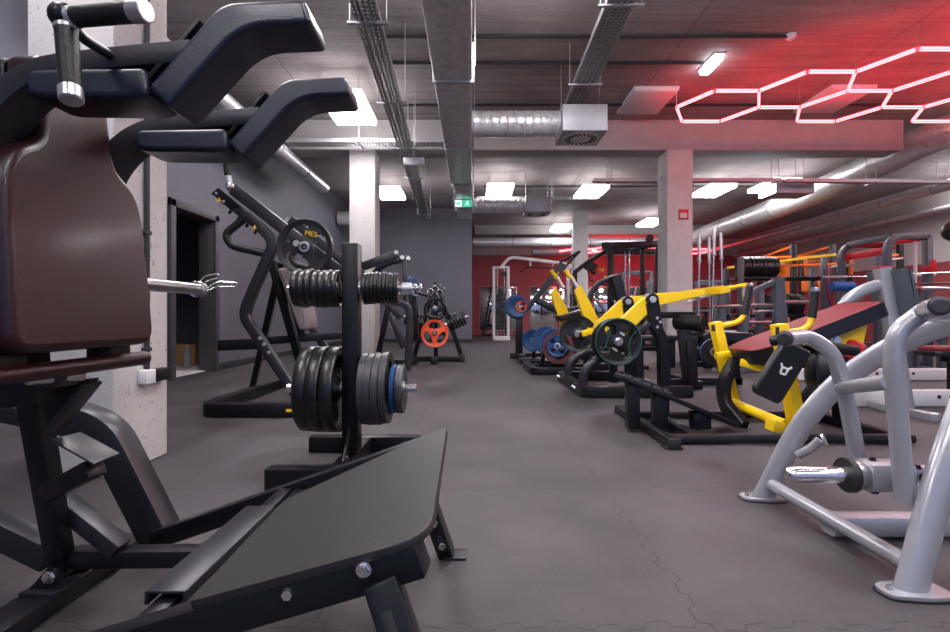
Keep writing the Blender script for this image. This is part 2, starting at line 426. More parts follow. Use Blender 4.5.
# ================================================================ THE ROOM
CZ, XL, XR = 4.1, -3.75, 12.0
YB, YR, YF = 15.0, 21.0, -5.0       # grey back wall, red rear wall, end behind the viewer left open for fill light
struct('floor', MB().box((4, 8, -.06), (20, 27, .12), bev=0), 'floor')
struct('ceiling', MB().box((4, 8, CZ+.1), (20, 27, .2), bev=0), 'ceiling')
w = MB()
w.box((XL-.07, (YF+6.12)/2, CZ/2), (.14, 6.12-YF, CZ), bev=0)
w.box((XL-.07, (7.1+YB)/2, CZ/2), (.14, YB-7.1, CZ), bev=0)
w.box((XL-.07, 6.61, (2.2+CZ)/2), (.14, .98, CZ-2.2), bev=0)
struct('wall_left', w, 'wallgrey')
struct('wall_back', MB().box((XL/2-.07, YB+.07, CZ/2), (-XL+.14, .14, CZ), bev=0), 'wallgrey')
struct('wall_return', MB().box((-.05, (YB+YR)/2+.1, CZ/2), (.1, YR-YB-.1, CZ), bev=0), 'wallgrey')
struct('wall_rear', MB().box((6, YR+.07, CZ/2), (12.2, .14, CZ), bev=0).box((6, YR-.012, 3.35), (12, .02, .1), bev=0), 'redwall')
struct('trim_rear', MB().box((6, YR-.03, 3.75), (12, .06, .7), bev=0), 'beamc')
struct('wall_right', MB().box((XR+.07, 8, CZ/2), (.14, 26, CZ), bev=0), 'wallc')
struct('trim_right', MB().box((XR-.3, 8, 3.78), (.6, 26, .64), bev=.01), 'beamc')           # soffit beam along the right wall
struct('trim_band', MB().box((XR-.01, 15.0, 1.1), (.02, 10.5, 2.16), bev=0), 'redwall')
struct('trim_dark', MB().box((XR-.01, 4.9, 1.1), (.02, 9.6, 2.16), bev=0), 'brick')
b = MB().box((XL+.008, (7.2+YB)/2, .05), (.016, YB-7.2, .1), bev=.002).box((XL+.008, (YF+6.0)/2, .05), (.016, 6.0-YF, .1), bev=.002)
struct('baseboard_left', b, 'dark')
struct('baseboard_back', MB().box((XL/2, YB-.008, .05), (-XL, .016, .1), bev=.002), 'dark')
# beam and columns
struct('trim_beam', MB().box((1.75, 8.445, 3.845), (11.0, .43, .51), bev=.008), 'beamc')
def column(name, x0, y0, w_, top): return struct(name, MB().box((x0+w_/2, y0+w_/2, top/2), (w_, w_, top), bev=.012), 'concrete')
column('column_near', -2.2, 2.42, .43, CZ)
column('column_left', -2.06, 8.23, .43, 3.6)
column('column_right', 3.28, 8.23, .43, 3.6)
column('column_rear', 3.2, 15.3, .43, CZ)
struct('trim_crossbeam', MB().box((4.5, 18.4, 3.93), (8.8, 1.3, .34), bev=.01), 'beamc')
# door opening with its frame, and the store room behind it
f = MB()
f.box((XL+.02, 6.09, 1.13), (.05, .1, 2.26), bev=.004).box((XL+.02, 7.14, 1.13), (.05, .1, 2.26), bev=.004).box((XL+.02, 6.615, 2.22), (.05, 1.15, .1), bev=.004)
f.box((XL-.1, 6.135, 1.1), (.2, .03, 2.2), bev=.003).box((XL-.1, 7.095, 1.1), (.2, .03, 2.2), bev=.003).box((XL-.1, 6.615, 2.185), (.2, .93, .03), bev=.003)
struct('door_1', f, 'frame')
s = MB(); s.box((-5.9, 6.8, 1.25), (.1, 4.2, 2.5), bev=0).box((-4.9, 8.85, 1.25), (2.0, .1, 2.5), bev=0).box((-4.9, 4.75, 1.25), (2.0, .1, 2.5), bev=0).box((-4.9, 6.8, 2.55), (2.1, 4.2, .1), bev=0)
struct('wall_store', s, 'wallgrey')
struct('floor_store', MB().box((-4.83, 6.8, .004), (1.95, 4.0, .02), bev=0), 'whiteplastic')
o = MB().box((-4.62, 8.45, 1.05), (.12, .1, 2.1), bev=.01).build('locker', 'card'); solo(o, 'tall narrow brown board standing inside the open dark doorway', 'board', base=(-4.62, 8.45, 0))
t = thing('cardboard_box', 'open brown cardboard box on the store room floor', 'box', (-4.62, 7.95, .014))
MB().box((-4.62, 7.95, .18), (.5, .45, .33), bev=.004).build('carton', 'card', t)
for sx, a in ((-1, .7), (1, -.5)):
    MB().prism([(-.25,-.1),(.25,-.1),(.25,.1),(-.25,.1)], (-4.62+sx*.33, 7.95, .39), (0,1,0), (math.cos(a), 0, math.sin(abs(a))*sx*sx), .006).build('flap', 'card', t)
for i, (x, y, lab) in enumerate(((-4.25, 7.72, 'clear plastic bottle nearest the door jamb in the store room'), (-4.42, 7.6, 'clear plastic bottle left of another on the store room floor'))):
    t = thing('bottle', lab, 'bottle', (x, y, .014), 'bottles in the store room')
    MB().lathe([(0,.014),(.045,.014),(.048,.03),(.048,.24),(.02,.31),(.016,.33)], (x, y, 0), Z, 18).build('body', 'glass', t)
    pcyl(t, 'cap', 'whiteplastic', (x, y, .325), (x, y, .35), .018)

# neon-side details on columns
t = thing('fire_alarm_sign', 'small red framed sign on the right pinkish concrete column', 'sign', A(683, 214, 8.225))
p = A(683.5, 214.5, 8.225)
MB().box(p, (.17, .008, .17), bev=.002).build('frame', 'red', t)
MB().box(p+V((-.002,-.006,-.015)), (.115, .006, .085), bev=.002).build('symbol_panel', 'concrete', t)
t = thing('switch_box', 'grey and black switch box on side of the near concrete column', 'switch box', (-1.765, 2.7, .47))
MB().box((-1.745, 2.63, .475), (.05, .08, .075), bev=.006).build('grey_module', 'whiteplastic', t)
MB().box((-1.745, 2.735, .475), (.05, .115, .07), bev=.006).build('black_module', 'black', t)
t = thing('conduit_pipe', 'black vertical conduit running up the near concrete column', 'conduit', (-1.752, 2.64, .5))
ptube(t, 'pipe', 'cable', [(-1.753, 2.645, .51), (-1.753, 2.645, 4.05)], .013)
for z in (.62, 1.25, 2.0, 2.9, 3.6): MB().box((-1.756, 2.645, z), (.03, .05, .022), bev=.004).build('clip', 'cable', t)

# ---------------------------------------------------------------- ceiling lamps
def lamp(x, y, lab, lit=True, z=CZ, w_=.6, l_=1.04, grp='ceiling light panels'):
    t = thing('ceiling_light' if lit else 'ceiling_panel', lab, 'ceiling light' if lit else 'ceiling panel', (x, y, z), grp)
    if lit:                                     # opal box lights; the drop and upward glow are added to light the ceiling
        zz = z-.30
        MB().box((x, y, zz), (w_, l_, .07), bev=.004).build('diffuser', 'lightpanel', t)
        MB().box((x, y, zz+.042), (w_+.02, l_+.02, .012), bev=.002).build('added_uplight', 'uplight', t)
        for sx in (-.25, .25):
            for sy in (-.45, .45): pcyl(t, 'hanger_wire', 'galv', (x+sx, y+sy, zz+.04), (x+sx, y+sy, z-.002), .003, n=6)
    else:
        MB().box((x, y, z-.03), (w_+.05, l_+.05, .06), bev=.006).build('housing', 'whiteplastic', t)
        MB().box((x, y, z-.062), (w_, l_, .012), bev=.002).build('diffuser', 'whiteplastic', t)
    return t
lamp(-2.0, 12.0, 'lit ceiling panel left of the foil duct before the grey back wall')
lamp(.66, 11.75, 'lit ceiling panel just right of the foil duct end above small vent box')
lamp(2.88, 11.85, 'lit ceiling panel in the middle, left of the pink column')
lamp(5.78, 11.75, 'lit ceiling panel right of the pink column near the metal duct')
lamp(3.05, 16.7, 'small far lit ceiling panel above the white rear column')
lamp(5.75, 15.75, 'small far lit ceiling panel left beside the pink column')
lamp(-1.79, 7.1, 'bright lit ceiling panel behind the shoulder pads beside cable tray')
lamp(.51, 4.02, 'lit ceiling panel cut by the top edge right of the foil duct')
# the same lamps go on above the viewer; added ones brighten the right side
for x, y, lab in ((-1.9, 3.7, 'lit ceiling panel above the black squat machine'), (.6, 2.4, 'lit ceiling panel above the aisle near the viewer'),
                  (3.2, 3.6, 'lit ceiling panel above the silver machine'), (-1.9, 1.2, 'lit ceiling panel above the near left corner'), (3.2, .9, 'lit ceiling panel above the near right floor'), (.6, -.8, 'lit ceiling panel behind the viewer'),
                  (-1.9, -2.4, 'lit ceiling panel behind viewer on the left'), (3.2, -2.4, 'lit ceiling panel behind viewer on the right'), (9.4, 6.1, 'lit ceiling panel added unseen over the racks on the right'), (8.6, 4.2, 'lit ceiling panel over the right hand aisle'), (10.9, 10.6, 'lit ceiling panel added unseen close to the right wall'), (6.95, 11.3, 'lit ceiling panel added half hidden behind the boxed ventilation unit'), (10.3, 8.6, 'lit ceiling panel added unseen over the aisle by the right wall')):
    lamp(x, y, lab)
lamp(2.65, 7.45, 'unlit white ceiling panel left of the neon hexagons', False, l_=.8, grp='unlit ceiling panels')
lamp(5.45, 7.4, 'unlit white ceiling panel above the neon hexagons', False, l_=.8, grp='unlit ceiling panels')
t = thing('emergency_lamp', 'small bright white lamp at the end of a black ceiling cable', 'lamp', (3.1, 6.35, CZ))
MB().box((3.1, 6.35, CZ-.05), (.12, .42, .07), bev=.02).build('diffuser', 'bulb', t); MB().box((3.1, 6.35, CZ-.01), (.15, .46, .02), bev=.004).build('base', 'whiteplastic', t)
t = thing('smoke_detector', 'round white smoke detector at the end of a ceiling cable', 'smoke detector', (3.74, 5.75, CZ))
pcyl(t, 'base', 'whiteplastic', (3.74, 5.75, CZ), (3.74, 5.75, CZ-.03), .06); pcyl(t, 'sensor', 'whiteplastic', (3.74, 5.75, CZ-.03), (3.74, 5.75, CZ-.06), .045, .03)
# black cables across the ceiling
def conduit(pts, lab, r=.019, clips=1.0):
    t = thing('ceiling_conduit', lab, 'conduit', pts[0], 'black ceiling conduits')
    ptube(t, 'pipe', 'cable', pts, r, .06, 10)
    a, b = V(pts[0]), V(pts[-1]); n_ = int((b-a).length/clips)
    for k in range(1, n_): MB().box(a+(b-a)*k/n_, (.03, .035, .035), bev=.004).build('clip', 'cable', t)
conduit([(3.72, 5.75, CZ-.02), (-1.1, 5.75, CZ-.02)], 'black ceiling conduit ending at the round detector, nearest of three')
conduit([(3.0, 6.35, CZ-.02), (-1.1, 6.35, CZ-.02)], 'black ceiling conduit ending at the small bright lamp')
conduit([(6.9, 7.62, CZ-.02), (-1.2, 7.62, CZ-.02)], 'black ceiling conduit running just in front of the concrete beam')
conduit([(9.5, 12.4, CZ-.02), (.3, 12.4, CZ-.02)], 'black ceiling conduit beyond the beam by the far lamps')

# ---------------------------------------------------------------- ducts and trays
t = thing('air_duct', 'long rectangular foil wrapped air duct hung along the ceiling', 'air duct', (-.19, 3, 3.15))
MB().box((-.19, 3.2, 3.33), (.38, 11.0, .36), bev=.012).build('duct_body', 'foil', t)
MB().box((-.165, 10.3, 3.33), (.33, 3.2, .355), bev=.012).build('duct_end', 'foil2', t)
for y in (4.9, 6.9, 8.9, 10.9):
    MB().box((-.185, y, 3.33), (.42, .035, .40), bev=.004).build('flange', 'galv', t)
    for x in (-.4, .03): pcyl(t, 'hanger_rod', 'galv', (x, y, 3.3), (x, y, CZ-.005), .006, n=8)
def vent(x0, y0, lab, flab, yend):
    t = thing('vent_box', lab, 'ventilation box', (x0+.28, y0+.28, 3.1), 'vent boxes hung from the ceiling')
    MB().box((x0+.28, y0+.28, 3.275), (.56, .56, .33), bev=.006).build('casing', 'box', t)
    pcyl(t, 'outlet_plate', 'whiteplastic', (x0+.28, y0+.28, 3.112), (x0+.28, y0+.28, 3.10), .235, n=32)
    f = MB()
    for k in range(20):
        a = 2*PI*k/20; c_, s_ = math.cos(a), math.sin(a)
        f.bar((x0+.28+c_*.13-s_*.03, y0+.28+s_*.13+c_*.03, 3.097), (x0+.28+c_*.21, y0+.28+s_*.21, 3.097), .016, .006, bev=0)
    f.build('swirl_slots', 'dark', t)
    for dx in (.03, .53): pcyl(t, 'hanger_rod', 'galv', (x0+dx, y0+.28, 3.43), (x0+dx, y0+.28, CZ-.005), .005, n=8)
    yc = y0+.28
    n_ = 46; pts = [(0.0+(x0+.01)*k/n_, 0) for k in range(n_+1)]
    prof = [(0, 0)]+[(.158+(.007 if k % 2 else 0)+.004*math.sin(k*1.7), (x0+.0)*k/n_) for k in range(n_+1)]+[(0, x0)]
    o = MB().lathe(prof, (0, yc, 3.30), X, 28).build('flexible_duct', 'foil'); solo(o, flab, 'flexible duct', 'flexible foil ducts', base=(x0/2, yc, 3.30))
vent(1.13, 6.1, 'larger light grey vent box with round slotted outlet before the beam', 'shiny flexible foil pipe between the long duct and the larger vent box', 0)
vent(1.19, 10.85, 'smaller looking grey vent box beyond the beam beside the lit panels', 'shiny flexible foil pipe joining the far vent box to the duct end', 0)
def tray(p0, p1, w_, lab, pitch=.05, cables=0, side=.06, hang=1.5):
    p0, p1 = V(p0), V(p1); d = p1-p0; L = d.length; d.normalize(); sd = d.cross(Z).normalized()
    t = thing('cable_tray', lab, 'cable tray', p0, 'perforated cable trays')
    for s_ in (-1, 1):
        q = sd*(w_/2*s_)
        MB().bar(p0+q+Z*side/2, p1+q+Z*side/2, .003, side, bev=0).build('side_rail', 'galv', t)
    m_ = MB(); n_ = int(L/pitch)
    for k in range(n_+1):
        c = p0+d*(k*pitch); m_.bar(c-sd*w_/2, c+sd*w_/2, pitch*.5, .003, bev=0)
    for k in range(-2, 3): m_.bar(p0+sd*w_*k*.2, p1+sd*w_*k*.2, w_*.07, .003, bev=0)
    m_.build('perforated_base', 'galv', t)
    for c_ in range(cables):
        o_ = (c_-(cables-1)/2)*w_/(cables+.6)
        ptube(t, 'cable', 'cable', [p0+d*(L*i/8)+sd*(o_+.012*math.sin(i*2.1+c_))+Z*.02 for i in range(9)], .011, .2, 8)
    for k in range(int(L/hang)+1):
        c = p0+d*min(L-.05, .3+k*hang)
        MB().bar(c-sd*(w_/2+.07)-Z*.012, c+sd*(w_/2+.07)-Z*.012, .035, .02, bev=.002).build('bracket', 'galv', t)
        for s_ in (-1, 1): pcyl(t, 'hanger_rod', 'galv', c+sd*(w_/2+.05)*s_, V((*(c+sd*(w_/2+.05)*s_).xy, CZ-.005)), .005, n=8)
    return t
tray((-.78, 2.2, 3.2), (-1.15, 12.2, 3.2), .2, 'perforated cable tray hung left of the foil duct', cables=3)
tray((1.31, 2.6, 3.6), (1.38, 6.9, 3.6), .27, 'perforated cable tray hung right of the foil duct toward vent box', cables=4)
tray((-3.6, 7.95, 3.585), (-.42, 7.95, 3.585), .22, 'perforated cable tray on the left crossing along the beam', cables=0)
tray((2.2, 8.9, 3.23), (5.6, 8.9, 3.23), .12, 'narrow cable tray crossing behind the pink column', cables=1)
tray((5.65, 8.9, 3.23), (10.2, 8.9, 3.19), .12, 'narrow cable tray crossing toward the right wall', cables=1, hang=1.3)
tray((.1, 11.6, 3.56), (2.4, 11.6, 3.56), .1, 'thin far cable tray crossing above the exit sign', cables=0)
def spiral(pts, r, lab, m='foil2', fil=.5, cat='air duct'):
    t = thing('round_duct', lab, cat, pts[0], 'round metal ducts')
    P = fillet(pts, fil, 8); MB().sweep(P, ring(r, 24)).build('pipe', m, t)
    a, b = V(pts[0]), V(pts[1]); n_ = max(1, int((b-a).length/1.2))
    for k in range(1, n_): c = a+(b-a)*k/n_; dd = (b-a).normalized(); MB().cyl(c-dd*.02, c+dd*.02, r+.007, n=24).build('joint_ring', 'galv', t)
    return t
spiral([(-3.06, 10.1, 3.44), (-3.06, 4.0, 3.44)], .115, 'round metal duct along the top of the left grey wall')
spiral([(-3.3, 13.6, 3.5), (-3.7, 13.6, 3.5)], .2, 'short wide foil duct in the far left ceiling corner', 'foil')
spiral([(7.6, 19.5, 3.45), (7.6, 11, 3.52), (7.6, 7.6, 3.78), (11.3, 7.3, 3.80)], .26, 'large round foil duct running back from the right side', 'foil')
spiral([(9.6, 20.5, 3.42), (9.6, 5.0, 3.42)], .09, 'thin metal pipe beside the large duct on the right')
spiral([(11.0, 20.5, 3.3), (11.0, 4.0, 3.3)], .07, 'thin metal pipe along the soffit of the right wall')
spiral([(.05, 17.6, 3.45), (7.0, 17.6, 3.45)], .16, 'round metal duct crossing the hall in front of the red wall')
spiral([(2.4, 19.5, 3.35), (4.0, 19.5, 3.35)], .15, 'short grey duct stub in front of the red wall', 'box')
t = thing('fan_unit', 'white boxed ventilation unit on the cable tray right of column', 'ventilation unit', A(787, 188, 9.4))
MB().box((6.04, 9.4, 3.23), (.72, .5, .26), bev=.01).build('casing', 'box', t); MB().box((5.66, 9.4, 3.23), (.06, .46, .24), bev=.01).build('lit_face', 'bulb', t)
# exit sign, emergency lamp, speaker on the trays
c = V((-.18, 10.95, 3.68))
t = thing('exit_sign', 'green and white emergency exit sign under the foil duct', 'exit sign', (-.18, 9.9, 2.99))
MB().box((-.18, 9.9, 3.07), (.36, .03, .15), bev=.004).build('sign_box', 'whiteplastic', t)
MB().box((-.1, 9.882, 3.07), (.19, .006, .135), bev=0).build('green_panel', 'exit', t)
MB().box((-.275, 9.882, 3.07), (.13, .006, .135), bev=0).build('white_panel', 'exitw', t)
MB().prism([(-.05,-.012),(0,-.012),(0,-.04),(.045,0),(0,.04),(0,.012),(-.05,.012)], (-.275, 9.878, 3.07), X, Z, .003).build('arrow', 'exit', t)
r_ = MB(); q = V((-.1, 9.876, 3.07))
r_.cyl(q+V((.012, 0, .045)), q+V((.012, -.003, .045)), .013, n=12)
for a_, b_ in (((.005, .028), (-.005, -.005)), ((-.005, -.005), (.03, -.02)), ((.03, -.02), (.03, -.05)), ((-.005, -.005), (-.025, -.03)), ((-.025, -.03), (-.05, -.03)), ((.005, .026), (.035, .015)), ((.005, .026), (-.03, .01))):
    r_.bar(q+V((a_[0], 0, a_[1])), q+V((b_[0], 0, b_[1])), .011, .003, up=Y, bev=0)
r_.build('running_figure', 'exitw', t)
t = thing('emergency_light', 'white rectangular emergency light hanging under the left cable tray', 'emergency light', A(414, 162, 7.2))
MB().box(A(414, 162, 7.2), (.3, .1, .11), bev=.01).build('housing', 'whiteplastic', t); pcyl(t, 'hanger', 'galv', A(414, 157, 7.2), V((*A(414, 157, 7.2).xy, CZ)), .006, n=8)
t = thing('loudspeaker', 'small black loudspeaker hanging by the left cable tray', 'loudspeaker', A(408, 147, 7.4))
MB().box(A(408, 147, 7.4), (.13, .14, .19), Euler((.35, 0, .4)).to_matrix(), .012).build('cabinet', 'black', t); pcyl(t, 'bracket', 'galv', A(408, 141, 7.4), V((*A(408, 141, 7.4).xy, CZ)), .008, n=8)

# ---------------------------------------------------------------- neon honeycombs
def honeycomb(name, lab, c0, s_, cells, z, r=.014, cut=.93):
    t = thing(name, lab, 'neon light', (c0[0], c0[1], z))
    seen = {}
    for i, j in cells:
        cx, cy = c0[0]+1.5*s_*i, c0[1]+math.sqrt(3)*s_*j
        vs = [(cx+s_*math.cos(PI/3*k), cy+s_*math.sin(PI/3*k)) for k in range(6)]
        for k in range(6):
            a, b = vs[k], vs[(k+1) % 6]; key = (round(a[0]+b[0], 2), round(a[1]+b[1], 2)); seen[key] = (a, b)
    nodes = {}
    for a, b in seen.values():
        p, q = V((*a, z)), V((*b, z)); dd = (q-p).normalized()*(.01)
        o = MB().bar(p+dd, q-dd, r*2.0, r*2.6, bev=r*.5).build('neon_tube', 'neonred', t)
        MB().bar(p+dd*2-Z*r*1.3, q-dd*2-Z*r*1.3, r*1.5, r*.8, bev=0).build('glowing_strip', 'neoncore', o)
        MB().bar(p+dd*2+Z*r*.1, q-dd*2+Z*r*.1, r*2.3, r*1.3, bev=0).build('glowing_strip', 'neoncore', o)
        for v in (p, q): nodes[(round(v.x, 2), round(v.y, 2))] = v
    for i, v in enumerate(nodes.values()):
        if i % 3 == 0: pcyl(t, 'hanger_wire', 'galv', v, V((v.x, v.y, CZ)), .003, n=6)
    return t
honeycomb('neon_honeycomb', 'big glowing red honeycomb of neon hexagons on the near ceiling', (3.407, 6.797), .571,
          [(0, 0), (1, -.5), (2, 0), (2, -1), (3, -.5), (4, 0), (3, -1.5), (4, -1), (4, -2), (5, -1.5), (5, -.5), (6, -1), (5, -2.5), (6, -2), (4, -3), (5, -3.5), (6, -3)], 3.7)  # outer cells out of view are added to cast red on the right
honeycomb('neon_honeycomb', 'small distant red neon hexagons in front of the rear wall', (4.2, 19.4), .75, [(0, 0), (1, -.5), (2, 0), (3, -.5), (4, 0)], 3.36, r=.022)
# ================================================================ BLACK SQUAT MACHINE, near left
YC = 1.10
R_ = thing('squat_machine', 'large black squat machine with shoulder pads and sloping foot plate in the left foreground', 'gym machine', (-.9, YC, 0))
# back pad: a shaped slab facing +X, leaning back a little
ty = V((-.075, 0, 1)).normalized()
def sm(pts, it=2):                       # round a closed outline by corner cutting
    for _ in range(it):
        o = []
        for a, b in zip(pts, pts[1:]+pts[:1]):
            o += [(a[0]*.75+b[0]*.25, a[1]*.75+b[1]*.25), (a[0]*.25+b[0]*.75, a[1]*.25+b[1]*.75)]
        pts = o
    return pts
hw = [(-.205, 0), (.205, 0), (.200, .20), (.192, .345), (.165, .40), (.108, .43), (.098, .48), (.098, .62), (-.098, .62), (-.098, .48), (-.108, .43), (-.165, .40), (-.192, .345), (-.200, .20)]
hr = [.05, .05, .05, .03, .04, .025, .03, .03, .03, .03, .025, .04, .03, .05]
MB().slab(rounded(hw, hr, 6), (-.915, YC, .722), Y, ty, .075, .016, 4, .018).build('back_pad', 'vinyl2', R_, 60)
MB().slab(rounded([(x*.97, y*.985+.008) for x, y in hw], hr, 4), (-.945, YC, .722), Y, ty, .028, .003, 2).build('pad_backing', 'black', R_)
# carriage behind the pad
pbar(R_, 'carriage_spine', 'black', (-1.0, YC, .60), (-1.06, YC, 1.30), .07, .07, up=X)
pbar(R_, 'carriage_yoke', 'black', (-.985, .86, 1.10), (-.985, 1.34, 1.10), .06, .07, up=Z)
ptube(R_, 'roller_tube', 'vinyl2', [(-.885, .80, .687), (-.885, 1.325, .687)], .0185)
for y in (.94, 1.235): MB().box((-.915, y, .708), (.06, .075, .055), bev=.005).build('pad_bracket', 'black', R_)
MB().box((-.93, 1.10, .668), (.05, .06, .05), bev=.004).build('carriage_bracket', 'charcoal', R_)
pbar(R_, 'latch_bar', 'steel', (-.93, 1.02, .665), (-.90, 1.14, .66), .012, .02)
# shoulder arms, cushions, front lips (two of each)
for y0, lab in ((.905, None), (1.20, None)):
    ym = y0+.05
    prect(R_, 'shoulder_arm', 'charcoal', [(-.965, ym, 1.02), (-.93, ym, 1.17), (-.84, ym, 1.262), (-.70, ym, 1.281), (-.525, ym, 1.297)], .042, .085, .085, up=Y, r=.006)
    MB().slab(rounded([(-.826, 1.258), (-.606, 1.262), (-.598, 1.208), (-.63, 1.203), (-.80, 1.205), (-.826, 1.212)], [.016, .012, .016, .01, .02, .01]), (0, y0+.105, 0), X, Z, .105, .012).build('shoulder_cushion', 'navyvinyl', R_, 60)
    lip = [(-.589, 1.219), (-.452, 1.3755), (-.297, 1.3825), (-.284, 1.335), (-.415, 1.330), (-.552, 1.178)]
    lip = [(a-.012, b+.006) for a, b in lip]
    MB().slab(rounded(lip, [.014, .03, .014, .016, .05, .016], 6), (0, y0+.105, 0), X, Z, .105, .010).build('shoulder_lip', 'navyvinyl', R_, 60)
    MB().prism([(-.622, 1.252), (-.515, 1.376), (-.508, 1.370), (-.615, 1.246)], (0, y0+.095, -.018), X, Z, .085, .001).build('lip_bracket', 'black', R_)
# handle: two rubber grips meeting at an elbow
el = A(63, 16, .80)
g = MB().cyl(A(66, 28, .80), A(71, 89, .79), .016, n=24, bev=.002).build('grip', 'foam', R_)
for a, b in ((A(65.5, 25, .80), A(66.3, 31, .80)), (A(70.6, 88, .79), A(71.5, 101, .785))): pcyl(g, 'chrome_collar', 'alu', a, b, .0171, n=24, bev=.002)
g = MB().cyl(A(74, 17, .80), A(133, 12, .77), .016, n=24, bev=.002).build('grip', 'foam', R_)
for a, b in ((A(69, 18, .80), A(77, 17, .80)), (A(132, 12, .77), A(147, 11, .765))): pcyl(g, 'chrome_collar', 'alu', a, b, .0171, n=24, bev=.002)
MB().sphere(el, .021).build('elbow', 'black', R_)
ptube(R_, 'handle_rod', 'charcoal', [el, A(82, 38, .86), A(118, 60, .93)], .009, .02)
# post and pivot
pbar(R_, 'post', 'black', A(30, 381, 1.20), A(61, 562, 1.37), .05, .05, up=X)
MB().prism([(A(x, y, 1.2).x, A(x, y, 1.2).z) for x, y in ((40, 381), (95, 378), (91, 388), (52, 428))], (0, 1.215, 0), X, Z, .03, .002).build('gusset', 'black', R_)
pbar(R_, 'gusset_brace', 'charcoal', A(93, 382, 1.2), A(56, 428, 1.2), .06, .012, up=V((.6, 0, .6)))
# lock lever plate standing off the post
MB().prism([(0, 0), (.12, 0), (.118, .09), (.004, .085)], A(51, 439, 1.18), (.116, 0, -.066), Y, -.006, .002).build('lock_lever', 'charcoal', R_)
pbar(R_, 'lever_brace', 'black', A(50, 492, 1.26), A(96, 467, 1.22), .05, .045, up=Z)
# beam towards the foot plate with its brace
pbar(R_, 'main_beam', 'black', A(66, 557, 1.38), V((-.50, 1.38, .128)), .052, .048)
pbar(R_, 'diagonal_brace', 'charcoal', A(60, 500, 1.375), A(121, 549, 1.375), .056, .045)
pbar(R_, 'rear_brace', 'charcoal', A(-45, 508, 1.42), A(54, 556, 1.40), .06, .075)
# pivot with its bolt, standing on a low base beam
MB().cyl((-1.145, 1.335, .093), (-1.145, 1.42, .093), .019, n=24).build('pivot_sleeve', 'black', R_)
MB().cyl((-1.145, 1.36, .093), (-1.145, 1.375, .093), .024, n=24).build('pivot_ring', 'charcoal', R_)
MB().bolt((-1.145, 1.327, .093), (0, -1, 0), .014).build('bolt', 'chrome', R_)
for y in (1.345, 1.435): MB().prism([(-1.212, .048), (-1.115, .048), (-1.122, .10), (-1.135, .115), (-1.158, .112)], (0, y, 0), X, Z, .014, .002).build('pivot_plate', 'black', R_)
MB().bar((-1.165, .85, .026), (-1.165, 1.70, .026), .10, .05, bev=.004).build('base_beam', 'black', R_)
MB().box((-1.165, 1.40, .054), (.10, .18, .008), bev=.002).build('pivot_base_plate', 'charcoal', R_)
# arch on the far side
MB().rect([(-1.75, 1.60, .56), (-1.33, 1.60, .475), (-1.19, 1.60, .43), (-1.005, 1.60, .065)], .10, .085, .16, up=Y, r=.006).build('arch_beam', 'charcoal', R_)
pbar(R_, 'arch_leg', 'black', (-1.72, 1.60, .56), (-1.72, 1.60, .02), .08, .08, up=X)
pbar(R_, 'rear_beam', 'charcoal', A(-70, 396, 1.28), A(30, 414, 1.24), .06, .04)
pbar(R_, 'rear_tie', 'black', A(-66, 397, 1.28), (-1.72, 1.60, .53), .05, .05)
# foot plate
NL, NR, FR, FL = V((-.452, .775, .347)), V((-.062, .715, .479)), V((-.076, 1.46, .479)), V((-.468, 1.22, .347))
xs = (NR-NL); ux = V((1, 0, (.479-.347)/.39)).normalized(); uy = Y
def loc(p): q = p-V((-.452, 1.10, .347)); return (q.dot(ux), q.y)
cor = [loc(NL), loc(NR), loc(FR), loc(FL)]
rad = [.015, .075, .05, .045]; out = []
for i, c in enumerate(cor):
    a, b = V((*cor[i-1], 0)), V((*cor[(i+1) % 4], 0)); c = V((*c, 0))
    out += [(q.x, q.y) for q in fillet([a, c, b], rad[i], 6)[1:-1]]
MB().prism(out, V((-.452, 1.10, .347))-ux.cross(uy)*.014, ux, uy, .014, .003).build('foot_plate', 'rubber', R_)
dn = ux.cross(uy)*-1
# side rails under the plate, sloping down to the floor at the left
for (p, q) in ((V((-.075, .752, .436)), V((-1.0, .865, .106))), (V((-.095, 1.42, .436)), V((-1.0, 1.55, .095)))):
    MB().bar(p, q, .05, .055, bev=.004).build('plate_rail', 'black', R_)
pbar(R_, 'plate_crossbar', 'black', (-.14, .76, .405), (-.14, 1.42, .405), .05, .05)
pbar(R_, 'plate_crossbar', 'black', (-.50, .80, .268), (-.50, 1.48, .268), .05, .04)
pbar(R_, 'beam_riser', 'black', (-.52, 1.38, .12), (-.52, 1.38, .27), .05, .05, up=Y)
bolts(R_, [A(289, 592, .757), A(364, 569, .728)], (0, -1, 0), .0095)
# heel strip
st = MB(); st.box((-.555, 1.085, .300), (.072, .40, .006), bev=.002); st.box((-.589, 1.085, .290), (.006, .40, .024), bev=.001); st.box((-.521, 1.085, .293), (.006, .40, .018), bev=.001)
st.build('heel_strip', 'charcoal', R_)
pbar(R_, 'strip_support', 'black', (-.555, .83, .262), (-.555, 1.5, .262), .04, .05)
# splayed legs with slots, bolts and feet
for top, bot in ((V((-.135, .735, .405)), V((.045, .60, .004))), (V((-.185, 1.43, .42)), V((-.084, 1.635, .004)))):
    lg = MB().bar(top, bot, .052, .05, up=X, bev=.004).build('leg', 'black', R_)
    t_ = (bot-top).normalized()
    nn = (Y*-1-t_*(-t_.y)).normalized()
    for k in ((.16, .32) if top.y < 1 else (.60, .82)):
        p = top.lerp(bot, k)+nn*.026
        MB().bar(p-t_*.035, p+t_*.015, .017, .004, up=nn).build('slot', 'dark', lg)
        MB().bolt(p+t_*.008, nn, .0105).build('bolt', 'chrome', lg)
    MB().box((bot.x+.028, bot.y, .005), (.075, .07, .009), bev=.002).build('foot_flange', 'charcoal', lg)
